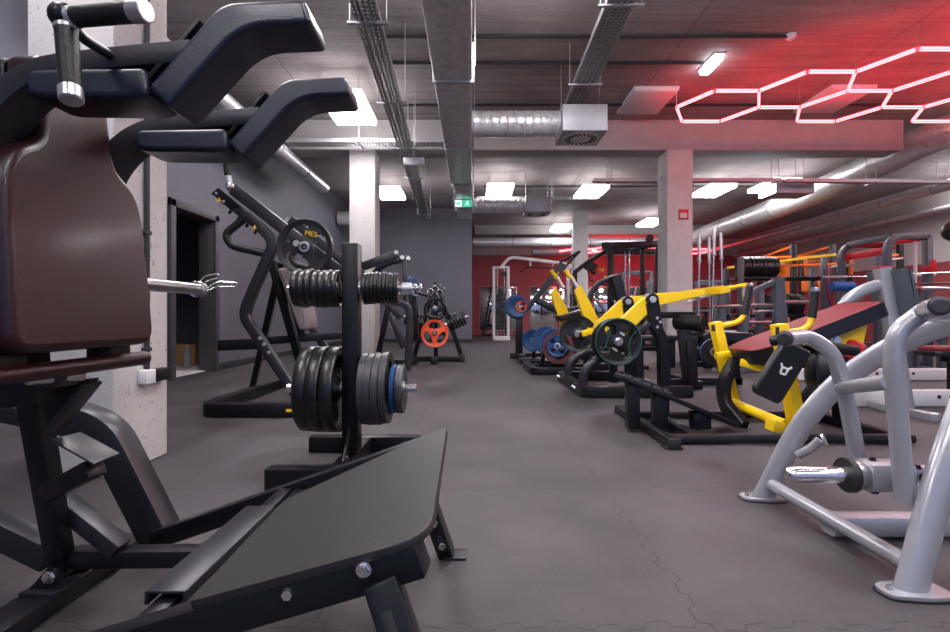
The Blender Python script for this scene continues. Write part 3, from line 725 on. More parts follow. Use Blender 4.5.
# weight sleeve on the far side with a spring clip on it
sl = MB().lathe([(0,0),(.0205,0),(.0205,.345),(.026,.347),(.026,.362),(.018,.368),(0,.368)], (-1.005, 1.46, .898), Y, 28).build('weight_sleeve', 'steel', R_)
pbar(R_, 'sleeve_beam', 'black', (-1.03, 1.10, .905), (-1.005, 1.47, .898), .05, .06)
t = thing('spring_clip', 'chrome spring clip on the end of the squat machine weight sleeve', 'collar', (-1.005, 1.80, .898))
pts = [V((-1.005+.0275*math.cos(a), 1.775+.008*a/PI, .898+.0275*math.sin(a))) for a in [PI*.5+k*PI/10 for k in range(31)]]
ptube(t, 'coil', 'chrome', pts, .003, n=8)
e = V((-1.005, 1.80, .898))
ptube(t, 'wire_handle', 'chrome', [e+V((.0, .01, .027)), e+V((.01, .02, .05)), e+V((.055, .03, .058)), e+V((.06, .04, .048)), e+V((.01, .03, .03))], .003, .012, 8)
ptube(t, 'wire_handle', 'chrome', [e+V((.027, .0, .0)), e+V((.06, .02, .03)), e+V((.125, .03, .026)), e+V((.125, .04, .012)), e+V((.05, .03, .012)), e+V((.027, .01, -.005))], .003, .012, 8)
# plate leaning at the left edge
t = plate('black weight plate standing on the floor at the left edge of the photo', (-2.36, 2.16, .2), (.12, 1, .10), .2, .05, 'platerub', 'grip3')
# ================================================================ PLATE STORAGE STAND in the middle left
YS, XS = 2.58, -.632
t = thing('plate_stand', 'black upright plate storage stand on an H shaped base behind the foot plate', 'plate stand', (XS, YS, 0))
pbar(t, 'post', 'black', (XS, YS, .09), (XS, YS, 1.178), .082, .10, up=Y, bev=.004)
pbar(t, 'base_bar', 'black', (-.945, 2.265, .052), (-.315, 2.265, .052), .08, .10)
pbar(t, 'base_bar', 'black', (-.955, 2.90, .047), (-.305, 2.90, .047), .08, .09)
pbar(t, 'base_spine', 'black', (XS, 2.27, .05), (XS, 2.90, .05), .08, .08)
MB().prism([(0,0),(.13,0),(0,.14)], (XS+.008, YS-.05, .09), -Y, Z, .016, .003).build('gusset', 'black', t)
MB().bolt((XS+.0, 2.44, .095), Z, .013).build('bolt', 'chrome', t)
for z, L in ((.945, .30), (.42, .30)):
    for s_ in (-1, 1):
        pg = MB().cyl((XS+s_*.04, YS, z), (XS+s_*(.04+L), YS, z), .0145 if z > .5 else .024, n=20, bev=.002).build('peg', 'chrome', t)
        MB().cyl((XS+s_*.041, YS, z), (XS+s_*.05, YS, z), .04, n=20).build('peg_flange', 'steel', pg)
MB().cyl((XS+.262, YS, .945), (XS+.316, YS, .945), .034, .03, n=24, bev=.003).build('peg_end_cap', 'alu', t)
def row(x0, pitch, n, s_, z, R, th, kind, m, what, where, grp, YY=YS, wob=.006, **kw):
    for k in range(n):
        dz = (random.random()-.5)*wob*1.5
        plate(f'{what}, {ORD[k]} from the post on the {where} peg', (x0+s_*pitch*k, YY+(random.random()-.5)*wob, z+dz), (s_, (random.random()-.5)*.03, (random.random()-.5)*.02), R, th, m, kind, grp, roll=random.random()*3, **kw)
row(XS-.073, .0345, 7, -1, .945, .098, .031, 'grip3', 'platerub', 'small glossy black plate', 'upper left', 'small plates on the stand')
row(XS+.075, .0205, 9, 1, .945, .083, .0195, 'solid', 'platerub', 'small thin black plate', 'upper right', 'small plates on the stand')
row(XS-.082, .064, 3, -1, .42, .222, .060, 'grip3', 'platerub', 'large thick black plate', 'lower left', 'large plates on the stand')
row(XS+.078, .0355, 4, 1, .42, .186, .034, 'grip3', 'plategrey', 'matte grey plate', 'lower right', 'large plates on the stand')
plate('thin blue plate on the lower right peg outside the grey ones', (XS+.222, YS, .415), (1, 0, 0), .125, .024, 'blue', 'solid', 'large plates on the stand')
plate('dark outermost plate on the lower right peg after the blue one', (XS+.258, YS, .415), (1, 0, 0), .125, .04, 'plategrey', 'solid', 'large plates on the stand')
t = thing('spring_clip', 'dark spring clip with handles on the upper right peg end', 'collar', (XS+.345, YS, .94))
ptube(t, 'coil', 'chrome', [V((XS+.33+.004*a, YS+.024*math.cos(a), .945+.024*math.sin(a))) for a in [k*PI/8 for k in range(25)]], .004, n=8)
ptube(t, 'wire_handle', 'black', [(XS+.33, YS, .925), (XS+.37, YS-.01, .915), (XS+.40, YS-.02, .905)], .008, .01)

# ================================================================ BLACK LEVER MACHINE behind the stand on the left
t = thing('lever_machine', 'black plate loaded lever machine with grey pad before the left grey wall', 'gym machine', (-1.9, 4.7, 0))
prect(t, 'base_frame', 'black', [(-2.13, 5.6, .057), (-2.13, 3.88, .057), (-1.05, 3.88, .057), (-1.05, 5.4, .057)], .085, .105, .13, r=.01)
pbar(t, 'base_crossbar', 'black', (-2.06, 5.45, .055), (-1.05, 5.45, .055), .08, .1)
MB().box((-1.42, 3.835, .06), (.07, .004, .022), bev=0).build('maker_label', 'yellowink', t)
def lever_side(d, sgn, far):
    P = lambda x, y: A(x, y, 4.05) + V((0, d-4.05, 0))
    col = MB().rect([P(222, 197), P(262, 228), P(275, 243), P(250, 298), P(244, 316), P(299, 398)], .075, .085, .12, up=Y, r=.008).build('column', 'charcoal', t)
    pbar(t, 'lever_arm', 'charcoal', P(229, 187)+V((0, sgn*.08, 0)), P(346, 278)+V((0, sgn*.08, 0)), .06, .10, up=Z)
    pl_ = MB().prism([(0,0),(.105,-.085),(.185,-.16),(.11,-.175),(-.06,-.05)], P(221, 189)-Y*.045, X, Z, -.012, .002).build('joint_plate', 'black', t)
    for q in ((220, 195), (217, 199.5), (227, 203), (224, 207)): MB().cyl(P(*q)-Y*.055, P(*q)-Y*.062, .011, n=12).build('rivet', 'alu', pl_)
    MB().prism([(-.02,-.016),(.02,-.016),(0,.02)], P(222.5, 201)-Y*.058, X, Z, -.003).build('warning_sticker', 'yellowink', pl_)
    MB().prism([(-.02,-.016),(.02,-.016),(0,.02)], P(257, 228)-Y*.044, X, Z, -.003).build('warning_sticker', 'yellowink', col)
    for k in range(4): q = P(231.5+k*8.5, 209.5+k*6.7); MB().cyl(q, q+V((-.02, 0, -.035)), .012, n=10).build('bolt', 'black', t)
    ptube(t, 'handle_loop', 'rubber', [P(244, 219), P(225, 234), P(231, 246), P(266, 254)], .033, .07)
    if far:
        pbar(t, 'lever_end', 'silver', P(226, 190)+V((-.05,-.02,.02)), P(238, 198)+V((0,-.02,.02)), .09, .09); return
    MB().sphere(P(229.5, 186.5), .036).build('ball_joint', 'chrome', t)
    pcyl(t, 'chrome_collar', 'alu', P(229, 184), P(228, 176), .028, n=20, bev=.003)
    pcyl(t, 'grip', 'foam', P(228, 177), P(224, 140), .026, n=20, bev=.004)
    bolts(t, [P(266, 344)-Y*.04, P(271, 352)-Y*.04, P(262, 338)-Y*.04], (0,-1,0), .012, 'alu')
    pcyl(t, 'weight_sleeve', 'steel', P(305, 247)+Y*.05*(-1 if not far else 1), P(305, 247)+Y*(-.21 if not far else .27), .024)
lever_side(4.05, 1, False); lever_side(5.5, -1, True)
q = lambda x, y, d: A(x, y, d)
pbar(t, 'rear_leg', 'black', q(281, 262, 4.8), q(253, 386, 5.4), .07, .06, up=X)
pbar(t, 'front_leg', 'black', q(272, 262, 4.7), q(303, 372, 4.9), .07, .07, up=X)
pbar(t, 'crossbar', 'black', q(219, 345.5, 4.6), q(262, 343.5, 4.62), .08, .10)
pbar(t, 'crossbar', 'black', q(262, 341, 4.9), q(345, 335, 5.3), .08, .08)
MB().slab(rounded([(-1.85, 1.25), (-1.67, 1.27), (-1.555, .76), (-1.56, .67), (-1.64, .665), (-1.665, .73)], .03), (0, 4.95, 0), X, Z, .32, .025).build('back_pad', 'greyvinyl', t, 60)
pbar(t, 'back_pad_frame', 'black', (-1.84, 4.79, 1.24), (-1.66, 4.79, .62), .06, .06, up=X)
o = plate('large three grip black plate facing the viewer on the lever machine', A(305, 247, 3.90), (0, -1, 0), .222, .045, 'platerub', 'grip3', roll=PI/3)
cs, sn = math.cos(PI/3), math.sin(PI/3)
loc_ = lambda x, y: V((x*cs+y*sn, -x*sn+y*cs, .0232))
text('lettering', 'MES', .058, 'yellowink', o, loc_(.055, .10), loc_(1, -.18)-V((0,0,.0232)), loc_(.18, 1)-V((0,0,.0232)))

# ================================================================ SECOND LEVER MACHINE beyond it beside the white column
t = thing('lever_machine', 'dark lever machine with curved grey legs behind the stand, right of white column', 'gym machine', (-1.3, 7.4, 0))
D = 7.3
q = lambda x, y, d=D: A(x, y, d)
pbar(t, 'lever_arm', 'charcoal', q(362, 267), q(398, 253.5), .09, .12, up=Z)
prect(t, 'lever_arm', 'charcoal', [q(371, 290, 7.6), q(374, 272, 7.6), q(388, 262, 7.6), q(409, 258.5, 7.6)], .09, .09, .15, up=Y, r=.01)
for a in ((397, 253), (409, 259), (403, 258)): MB().cyl(q(*a)-Y*.07, q(*a)-Y*.1, .03, n=16).build('pivot_cap', 'alu', t)
prect(t, 'curved_leg', 'charcoal', [q(392, 302), q(408, 304), q(410, 320), q(408, 369)], .10, .105, .18, up=Y, r=.012)
pbar(t, 'hanging_bar', 'charcoal', q(404, 259), q(405, 304), .05, .06, up=X)
pbar(t, 'brace', 'charcoal', q(383, 300), q(401, 318), .07, .08, up=X)
pbar(t, 'brace', 'silver', q(390, 318), q(394, 330), .05, .06, up=X)
pbar(t, 'lower_leg', 'charcoal', q(391, 316), q(404, 348), .08, .09, up=X)
pbar(t, 'rear_leg', 'black', q(390, 300, 8.05), q(379, 352, 8.1), .07, .09, up=X)
pbar(t, 'seat_post', 'black', q(412, 290, 7.9), q(416, 340, 7.9), .1, .12, up=X)
pbar(t, 'base_beam', 'black', (-1.55, 7.3, .04), (-.93, 7.3, .04), .12, .08)
pbar(t, 'base_beam', 'black', (-1.0, 7.3, .04), (-1.0, 8.1, .04), .1, .08)
pbar(t, 'base_beam', 'black', (-1.6, 8.1, .04), (-.9, 8.1, .04), .1, .08)
pcyl(t, 'weight_sleeve', 'steel', (-.98, 7.55, 1.24), (-.78, 7.55, 1.24), .024)
plate('blue plate half hidden behind the storage stand peg end', (-.90, 7.55, 1.25), (.85, -.5, .15), .16, .04, 'blue', 'solid')

# ================================================================ PLATE TREE with the orange plate
t = thing('plate_tree', 'black A-frame plate tree with orange plate before the grey wall', 'plate stand', (-.62, 8.6, 0))
D = 8.6
q = lambda x, y, d=D: A(x, y, d)
pbar(t, 'leg', 'black', q(434, 286), q(414, 358), .06, .08, up=X); pbar(t, 'leg', 'black', q(438, 286), q(462, 358), .06, .08, up=X)
pbar(t, 'post', 'black', q(436, 282), q(436, 361), .07, .08, up=Y)
pbar(t, 'base_beam', 'black', (-1.05, 8.6, .05), (-.18, 8.6, .05), .1, .09); pbar(t, 'base_beam', 'black', (-.63, 8.05, .05), (-.63, 9.0, .05), .1, .09)
for x in (-1.05, -.17): MB().box((x, 8.6, .07), (.09, .14, .13), bev=.008).build('end_cap', 'rubber', t)
pcyl(t, 'peg', 'chrome', (-.63, 8.56, .515), (-.63, 8.22, .515), .024); pcyl(t, 'peg', 'chrome', (-.63, 8.56, .94), (-.63, 8.26, .94), .024)
pcyl(t, 'peg', 'chrome', (-.50, 8.6, .64), (-.06, 8.6, .80), .024); pcyl(t, 'peg', 'chrome', (-.78, 8.6, .64), (-1.2, 8.6, .80), .024)
plate('bright orange three grip plate hanging at the front of plate tree', (-.63, 8.3, .505), (0.05, -1, .05), .235, .055, 'orange', 'grip3', roll=.5, hub='black')
plate('black plate behind the orange one on the same peg', (-.63, 8.40, .505), (0, -1, 0), .225, .05, 'platerub', 'grip3')
plate('medium black plate on the upper front peg of plate tree', (-.63, 8.34, .93), (0, -1, 0), .165, .05, 'platerub', 'grip3', 'tree plates', roll=.2)
plate('black plate behind another on upper front peg of plate tree', (-.63, 8.42, .91), (0, -1, 0), .20, .05, 'platerub', 'grip3', 'tree plates')
for s_, w_ in ((1, 'right'), (-1, 'left')):
    ax = V((s_*.94, 0, .34)).normalized(); p0 = V((-.5 if s_ > 0 else -.78, 8.6, .64))
    for k in range(6): plate(f'small black plate, {ORD[k]} out on the {w_} slanting peg of plate tree', p0+ax*(.10+.055*k), ax, .15-.004*k, .045, 'platerub', 'solid', 'tree plates')
for i, (x, z) in enumerate(((-.72, 1.22), (-.64, 1.27), (-.56, 1.2))):
    t2 = thing('spring_clip', f'chrome spring clip hooked on top of plate tree, {("left","middle","right")[i]} of three', 'collar', (x, 8.5, z), 'clips on the plate tree')
    ptube(t2, 'coil', 'chrome', [V((x+.05*math.cos(a), 8.53-.004*a, z+.06*math.sin(a))) for a in [k*PI/8 for k in range(33)]], .006, n=8)
    ptube(t2, 'wire_handle', 'chrome', [(x+.05, 8.53, z), (x+.09, 8.5, z+.08), (x+.02, 8.5, z+.1)], .006, .02, 8)
# ================================================================ YELLOW LONG ARM MACHINE (two levers over a low black base)
t = thing('lever_machine', 'black machine with two long yellow lever arms and a green ringed plate', 'gym machine', (1.7, 5.2, 0))
def yarm(d, s_):
    q = lambda x, y: A(x, y, 4.8)+Y*(d-4.8)
    o = V((0, d, 0))
    f = lambda x, y: (A(x, y, 4.8).x, A(x, y, 4.8).z)
    out = rounded([f(611, 335), f(616, 324), f(645, 297), f(655, 293.5), f(706, 289.5), f(706, 295), f(664, 304.5), f(656, 306), f(626, 336)], [.02, .02, .05, .03, .01, .01, .03, .05, .02])
    MB().slab(out, o+Y*.04, X, Z, .08, .006, 2).build('lever_arm', 'yellow', t)
    pv = q(652, 299.5)
    pcyl(t, 'pivot', 'black', pv-Y*.075, pv+Y*.075, .06, n=28, bev=.004); pcyl(t, 'pivot_cap', 'alu', pv-Y*.085, pv-Y*.07, .032, n=24, bev=.003)
    prect(t, 'column', 'black', [q(651, 303), q(654, 322), q(665, 342), q(666, 396)], .10, .12, .14, up=Y, r=.012)
    MB().slab(rounded([f(646, 296), f(658, 296), f(664, 336), f(652, 330)], .03), pv*0+V((0, d-.05, 0)), X, Z, .012, .002, 2).build('pivot_plate', 'black', t)
    pbar(t, 'link_bar', 'charcoal', q(632, 337)-Y*s_*.06, q(649, 323)-Y*s_*.06, .05, .055)
    pbar(t, 'post', 'black', q(634, 340)+Y*s_*.1, q(634, 392)+Y*s_*.1, .07, .09, up=Y)
    bolts(t, [q(657, 318)-Y*.06, q(660, 322)-Y*.06, q(657, 327)-Y*.06], (0,-1,0), .012, 'alu')
    ptube(t, 'foot_loop', 'charcoal', [q(584, 396), q(584, 372), q(600, 358), q(622, 356)], .045, .12)
    pcyl(t, 'weight_sleeve', 'steel', q(614, 341)-Y*s_*.22, q(614, 341)+Y*s_*.05, .025, n=20, bev=.004)
    pcyl(t, 'sleeve_cap', 'chrome', q(614, 341)-Y*s_*.23, q(614, 341)-Y*s_*.21, .032, n=20, bev=.005)
yarm(4.85, 1); yarm(5.6, -1)
q = lambda x, y, d=5.2: A(x, y, d)
prect(t, 'base_frame', 'black', [(2.15, 4.80, .06), (1.10, 4.80, .06), (1.10, 6.1, .06), (2.05, 6.1, .06)], .09, .11, .1, r=.012)
pbar(t, 'base_crossbar', 'black', (1.9, 4.84, .06), (1.9, 6.06, .06), .09, .1)
bolts(t, [(1.05, 5.0+.9*k, .07) for k in (0, .12, 1.0, 1.1)], (-1, 0, 0), .014, 'alu')
MB().slab(rounded([(q(700, 288).x, q(700, 288).z), (q(709, 288).x, q(709, 289).z), (q(709, 293).x, q(709, 294).z), (q(700, 296).x, q(700, 296).z)], .01), (0, 5.62, 0), X, Z, .85, .004, 2).build('yoke', 'yellow', t)
ptube(t, 'handle_rod', 'yellow', [q(706, 291), q(728, 288), q(748, 284.5)], .022, .05)
ptube(t, 'handle_bar', 'yellow', [q(744, 285.5, 5.05), q(744, 285.5, 5.4)], .02)
pcyl(t, 'pull_rod', 'chrome', q(744, 287), q(744, 300), .018)
ptube(t, 'side_rod', 'white', [q(688, 302, 5.4), q(705, 296, 5.4), q(735, 288, 5.35)], .017, .05)
def ringplate(c, R, lab, grp=None):
    o = plate(lab, c, (0, -1, 0), R, .05, 'platerub', 'grip4', grp, hub='alu', roll=-.25)
    for s_ in (1,):
        MB().lathe([(R*.955, .0256), (R*.962, .026), (R*.969, .0256)], (0,0,0), Z, 48).build('green_line', 'teal', o)
        for k in range(2):
            a0 = .05+PI*k; pts = []
            for j in range(13):
                a = -1.0+2.0*j/12
                pts.append(V((R*(1.02-.56*math.cos(a))*1.0, R*.78*math.sin(a), .0)))
            rot = Matrix.Rotation(a0, 3, 'Z'); pts = [rot@p+Z*.0172 for p in pts if p.length < R*.95]
            MB().sweep(pts, ring(.0022, 6)).build('green_line', 'teal', o)
    return o
c = A(614, 341, 4.85)
o = ringplate(c-Y*.13, .228, 'black four grip plate with green ring lines facing the viewer on the yellow lever machine')
text('lettering', 'MES', .032, 'whiteink', o, (.015, .082, .018), (1,-.25,0), (.25,1,0)); text('lettering', 'MES', .032, 'whiteink', o, (-.015, -.082, .018), (1,-.25,0), (.25,1,0))
plate('plain black plate just behind the green ringed one', c-Y*.075+V((-.015, 0, .0)), (0, -1, 0), .228, .05, 'platerub', 'grip4', hub='alu')
plate('black plate on the far yellow lever with open grips', A(578, 334, 5.75), (-.12, -1, .05), .215, .05, 'platerub', 'grip3', hub='steel', roll=.9)
plate('second black plate on the far yellow lever, behind the other', A(580, 334.5, 5.82), (-.12, -1, .05), .205, .04, 'platerub', 'grip3', hub='steel', roll=.3)
pcyl(t, 'weight_sleeve', 'steel', A(577, 334, 5.55), A(582, 334, 5.95), .025)
pbar(t, 'sleeve_arm', 'yellow', A(582, 334, 5.62), A(608, 326, 5.62), .05, .07)

# ================================================================ LEG CURL BENCH behind it
t = thing('leg_curl_bench', 'black leg bench with foam roller between yellow arms and red padded machine', 'gym machine', (2.4, 5.6, 0))
q = lambda x, y, d=5.55: A(x, y, d)
pbar(t, 'post', 'black', q(684, 330), q(690, 386), .13, .12, up=X); pbar(t, 'leg', 'black', q(690, 340, 5.3), q(692, 387, 5.3), .09, .1, up=X)
MB().slab(rounded([(q(677, 334).x, q(677, 334).z), (q(695, 336).x, q(695, 336).z), (q(694, 364).x, q(694, 364).z), (q(681, 364).x, q(681, 364).z)], .02), (0, 5.5, 0), X, Z, .02, .003, 2).build('side_plate', 'charcoal', t)
g = MB().lathe([(0,0),(.08,0),(.092,.012),(.092,.20),(.092,.34),(.08,.352),(0,.352)], q(676, 322, 5.85), (.55, -.83, -.04), 32).build('foam_roller', 'foam', t)
p = q(676, 322, 5.85)+V((.55, -.83, -.04)).normalized()*.353
MB().lathe([(.075, -.002),(.07,.004),(.055,.004),(.05,-.004),(.03,-.004),(.026,.005),(0,.006)], p, (.55, -.83, -.04), 28).build('roller_end_disc', 'satin', t)
pbar(t, 'top_bar', 'black', q(660, 315, 5.8), q(694, 315, 5.8), .06, .075)
MB().slab(rounded([(2.55, .52), (3.10, .50), (3.12, .56), (3.1, .615), (2.6, .63), (2.54, .6)], .03), (0, 5.85, 0), X, Z, .45, .025).build('seat_pad', 'vinyl', t, 60)
pbar(t, 'seat_beam', 'black', (2.4, 5.65, .49), (3.15, 5.65, .47), .08, .07); pbar(t, 'seat_leg', 'black', (3.0, 5.65, .46), (3.05, 5.65, .02), .08, .08, up=X)
pbar(t, 'base_beam', 'black', (2.1, 5.5, .05), (2.5, 5.5, .05), .1, .09); pbar(t, 'base_beam', 'black', (2.45, 5.3, .05), (2.45, 6.0, .05), .1, .09); pbar(t, 'base_beam', 'black', (2.5, 5.65, .05), (3.1, 5.65, .05), .08, .08)

# ================================================================ SECOND YELLOW MACHINE beyond, with blue and maroon plates
t = thing('lever_machine', 'black machine with two upright yellow levers and silver grips, farther than the long arm one', 'gym machine', (1.7, 7.0, 0))
q = lambda x, y, d=6.9: A(x, y, d)
for d, dx in ((6.7, 8), (7.5, -6)):
    f = lambda x, y: (A(x+dx, y, 6.9).x, A(x+dx, y, 6.9).z)
    MB().slab(rounded([f(563, 291), f(569, 285), f(577, 300), f(588, 322), f(590, 338), f(579, 338)], .04), (0, d+.06, 0), X, Z, .09, .006, 2).build('lever_arm', 'yellow', t)
    pcyl(t, 'silver_grip', 'alu', A(563+dx, 277, d), A(569+dx, 288, d), .03); ptube(t, 'hook', 'yellow', [A(557+dx, 270, d), A(561+dx, 276, d), A(566+dx, 281, d)], .028, .05)
    pbar(t, 'upright', 'black', A(578+dx, 330, d), A(580+dx, 370 if d < 7 else 366, d), .1, .1, up=X)
MB().slab(rounded([f(588, 300), f(596, 300), f(604, 334), f(590, 334)], .03), (0, 7.0, 0), X, Z, .06, .006, 2).build('lever_link', 'yellow', t)
prect(t, 'base_frame', 'black', [(1.6, 6.65, .05), (.84, 6.65, .05), (.84, 7.7, .05), (1.6, 7.7, .05)], .1, .1, .12, r=.012)
pbar(t, 'base_spine', 'black', (.84, 7.2, .05), (2.0, 7.2, .05), .1, .1)
MB().slab(rounded([(1.30, .80), (1.75, .92), (1.78, .84), (1.32, .72)], .02), (0, 7.7, 0), X, Z, .35, .02).build('seat_pad', 'vinyl', t, 60)
pbar(t, 'seat_post', 'black', (1.5, 7.5, .05), (1.55, 7.5, .8), .1, .1, up=X)
pbar(t, 'plate_horn', 'black', (1.0, 7.1, .07), (1.08, 7.1, .42), .06, .06, up=X)
pcyl(t, 'weight_sleeve', 'steel', A(546, 346, 7.55), A(562, 348, 6.62), .024)
ax = V((-.28, -.95, .04))
for (x, y, d, R, m, rm, lab) in ((547, 340, 7.5, .215, 'blue', 'maroon', 'maroon rimmed blue plate, backmost on the low horn of the second yellow machine'), (553, 344, 7.2, .225, 'blue', 'maroon', 'maroon rimmed blue plate, middle one on the low horn'), (558.5, 348, 6.85, .225, 'maroon', None, 'dark maroon plate in front of the rimmed blue plates on low horn')):
    plate(lab, A(x, y, d), ax, R, .06, m, 'solid', 'plates on the low horn', rim=rm)
plate('smaller blue plate with star shaped grips, frontmost on the low horn', A(557.5, 346, 6.78), ax, .15, .05, 'blue', 'grip4', 'plates on the low horn', hub='alu')
plate('blue plate low by the floor left of the maroon rimmed plates', A(533, 340.5, 8.3), (-.4, -1, 0), .19, .06, 'blue', 'solid', hub='alu')
t2 = thing('plate_horn_stand', 'low black floor stand holding the left blue plate', 'plate stand', A(534, 352, 8.35)*V((1,1,0)) if False else V((1.06, 8.4, 0)))
pbar(t2, 'base_beam', 'black', (.80, 8.35, .04), (1.5, 8.35, .04), .5, .08); pbar(t2, 'horn', 'black', (1.06, 8.42, .06), (1.06, 8.42, .44), .06, .06, up=X)
pcyl(t2, 'sleeve', 'steel', (1.04, 8.2, .385), (1.08, 8.5, .385), .022)

# ================================================================ TALL BLACK LEVER MACHINE with blue and orange plates
t = thing('lever_machine', 'black machine with raised slanting lever arm and blue orange plates near white cable tower', 'gym machine', (1.0, 9.4, 0))
q = lambda x, y, d=9.3: A(x, y, d)
pbar(t, 'post', 'black', q(519, 312), q(519, 357), .13, .14, up=Y); pbar(t, 'base_beam', 'black', (.72, 9.3, .05), (2.3, 9.3, .05), .12, .1); pbar(t, 'base_beam', 'black', (.9, 8.75, .05), (.9, 9.9, .05), .12, .1)
MB().slab(rounded([(q(526, 307).x, q(526, 307).z), (q(560, 262).x, q(560, 262).z), (q(567, 266).x, q(567, 266).z), (q(536, 302).x, q(536, 302).z), (q(528, 312).x, q(528, 312).z)], .03), (0, 9.36, 0), X, Z, .11, .006, 2).build('lever_arm', 'charcoal', t)
MB().bar(q(553, 279)-Y*.117, q(558, 272.5)-Y*.117, .004, .03, bev=0).build('maker_label', 'yellowink', t)
ptube(t, 'triangle_handle', 'black', [q(560, 262), q(578, 253), q(580, 251), q(566, 266)], .022, .03); ptube(t, 'triangle_handle', 'black', [q(560, 262, 9.6), q(580, 251, 9.3)], .022)
pcyl(t, 'weight_sleeve', 'steel', q(519, 307)-Y*.28, q(519, 307)+Y*.1, .025)
MB().slab(rounded([(1.62, .92), (2.15, 1.02), (2.35, .80), (2.0, .55), (1.75, .65)], .06), (0, 9.5, 0), X, Z, .35, .03).build('seat_pad', 'vinyl', t, 60)
pbar(t, 'seat_post', 'black', (1.9, 9.32, .05), (1.98, 9.32, .62), .12, .12, up=X); pbar(t, 'link_bar', 'black', q(536, 300), q(572, 318), .1, .12, up=Z)
plate('larger blue plate behind the orange centred one on tall lever machine', q(516, 307)-Y*.08, (-.1, -1, 0), .225, .06, 'blue', 'solid')
plate('second blue plate just in front on the tall lever machine', q(517, 307)-Y*.15, (-.1, -1, 0), .205, .06, 'blue', 'solid')
plate('small orange plate outermost on the tall lever machine', q(520.5, 306.5)-Y*.21, (-.1, -1, 0), .105, .05, 'orange', 'grip3', hub='black')

# ================================================================ WHITE CABLE STATION
t = thing('cable_station', 'tall white cable crossover tower with weight stack against the red wall', 'gym machine', (.95, 16.4, 0))
def tower(x):
    for dx in (-.24, .24): MB().box((x+dx, 16.4, 1.22), (.09, .12, 2.36), bev=.008).build('upright', 'white', t)
    MB().box((x, 16.4, .06), (.55, .7, .12), bev=.01).build('base', 'white', t); MB().box((x, 16.4, 2.42), (.56, .14, .08), bev=.01).build('top_beam', 'white', t)
    st = MB()
    for k in range(16): st.box((x, 16.42, .38+.075*k), (.30, .16, .066), bev=.006)
    st.build('weight_stack', 'dark', t)
    for dx in (-.12, .12): pcyl(t, 'guide_rod', 'chrome', (x+dx, 16.42, .12), (x+dx, 16.42, 2.38), .013, n=10)
    MB().cyl((x+.1, 16.3, 2.2), (x+.1, 16.36, 2.2), .09, n=20).build('pulley', 'black', t)
tower(.97); tower(3.45)
prect(t, 'crossover_beam', 'white', [(.97, 16.4, 2.42), (1.25, 16.4, 2.78), (3.1, 16.4, 2.55), (3.45, 16.4, 2.42)], .10, .10, .2, up=Y, r=.012)
for x in (1.95, 2.7): pcyl(t, 'bar_hanger', 'white', (x, 16.4, 2.70-.1*(x-1.3)/1.8), (x, 16.4, 2.46), .03)
ptube(t, 'pull_up_bar', 'black', [(1.6, 16.2, 2.25), (1.85, 16.3, 2.44), (2.8, 16.3, 2.40), (3.05, 16.2, 2.15)], .022, .1)
# mirrors, dumbbell tower and loose kit along the rear wall
for i, (x0, x1) in enumerate(((.35, 1.9), (2.5, 3.6), (3.75, 5.1), (5.25, 6.6), (6.75, 8.1))):
    t = thing('wall_mirror', f'wall mirror on the red rear wall, {ORD[i]} from its left end', 'mirror', ((x0+x1)/2, YR-.02, 1.0), 'mirrors on the rear wall')
    MB().box(((x0+x1)/2, YR-.02, 1.12), (x1-x0, .02, 1.85), bev=.003).build('glass', 'mirror', t); MB().box(((x0+x1)/2, YR-.006, 1.12), (x1-x0+.04, .012, 1.89), bev=.003).build('frame', 'alu', t)
t = thing('dumbbell_rack', 'narrow black A-frame dumbbell tower by the red rear wall', 'dumbbell rack', (.9, 19.6, 0))
for s_ in (-1, 1): MB().bar((.9+s_*.48, 19.6, 0), (.9+s_*.1, 19.6, 1.95), .06, .08, up=X).build('leg', 'black', t)
MB().box((.9, 19.6, .06), (1.0, .5, .06), bev=.01).build('base', 'black', t); MB().box((.9, 19.6, 1.95), (.3, .2, .06), bev=.01).build('top', 'black', t)
for s_ in (-1, 1):
    for k in range(8):
        z = .28+.21*k; x = .9+s_*(.50-.38*z/1.95)
        pbar(t, 'bracket', 'black', (.9+s_*.02+s_*(.44-.38*z/1.95), 19.56, z-.05), (x, 19.5, z-.05), .03, .02)
        d_ = thing('dumbbell', f'small black dumbbell on the {"right" if s_ > 0 else "left"} side of the tower, {ORD[k]} from the bottom', 'dumbbell', (x, 19.45, z), 'dumbbells on the tower')
        pcyl(d_, 'handle', 'chrome', (x, 19.37, z), (x, 19.53, z), .018, n=10)
        for yy in (19.34, 19.56): MB().cyl((x, yy-.045, z), (x, yy+.045, z), .062, n=8, bev=.008).build('head', 'rubber', d_)
MB().box((.9, 19.52, 1.0), (.10, .12, 1.85), bev=.01).build('centre_column', 'black', t)

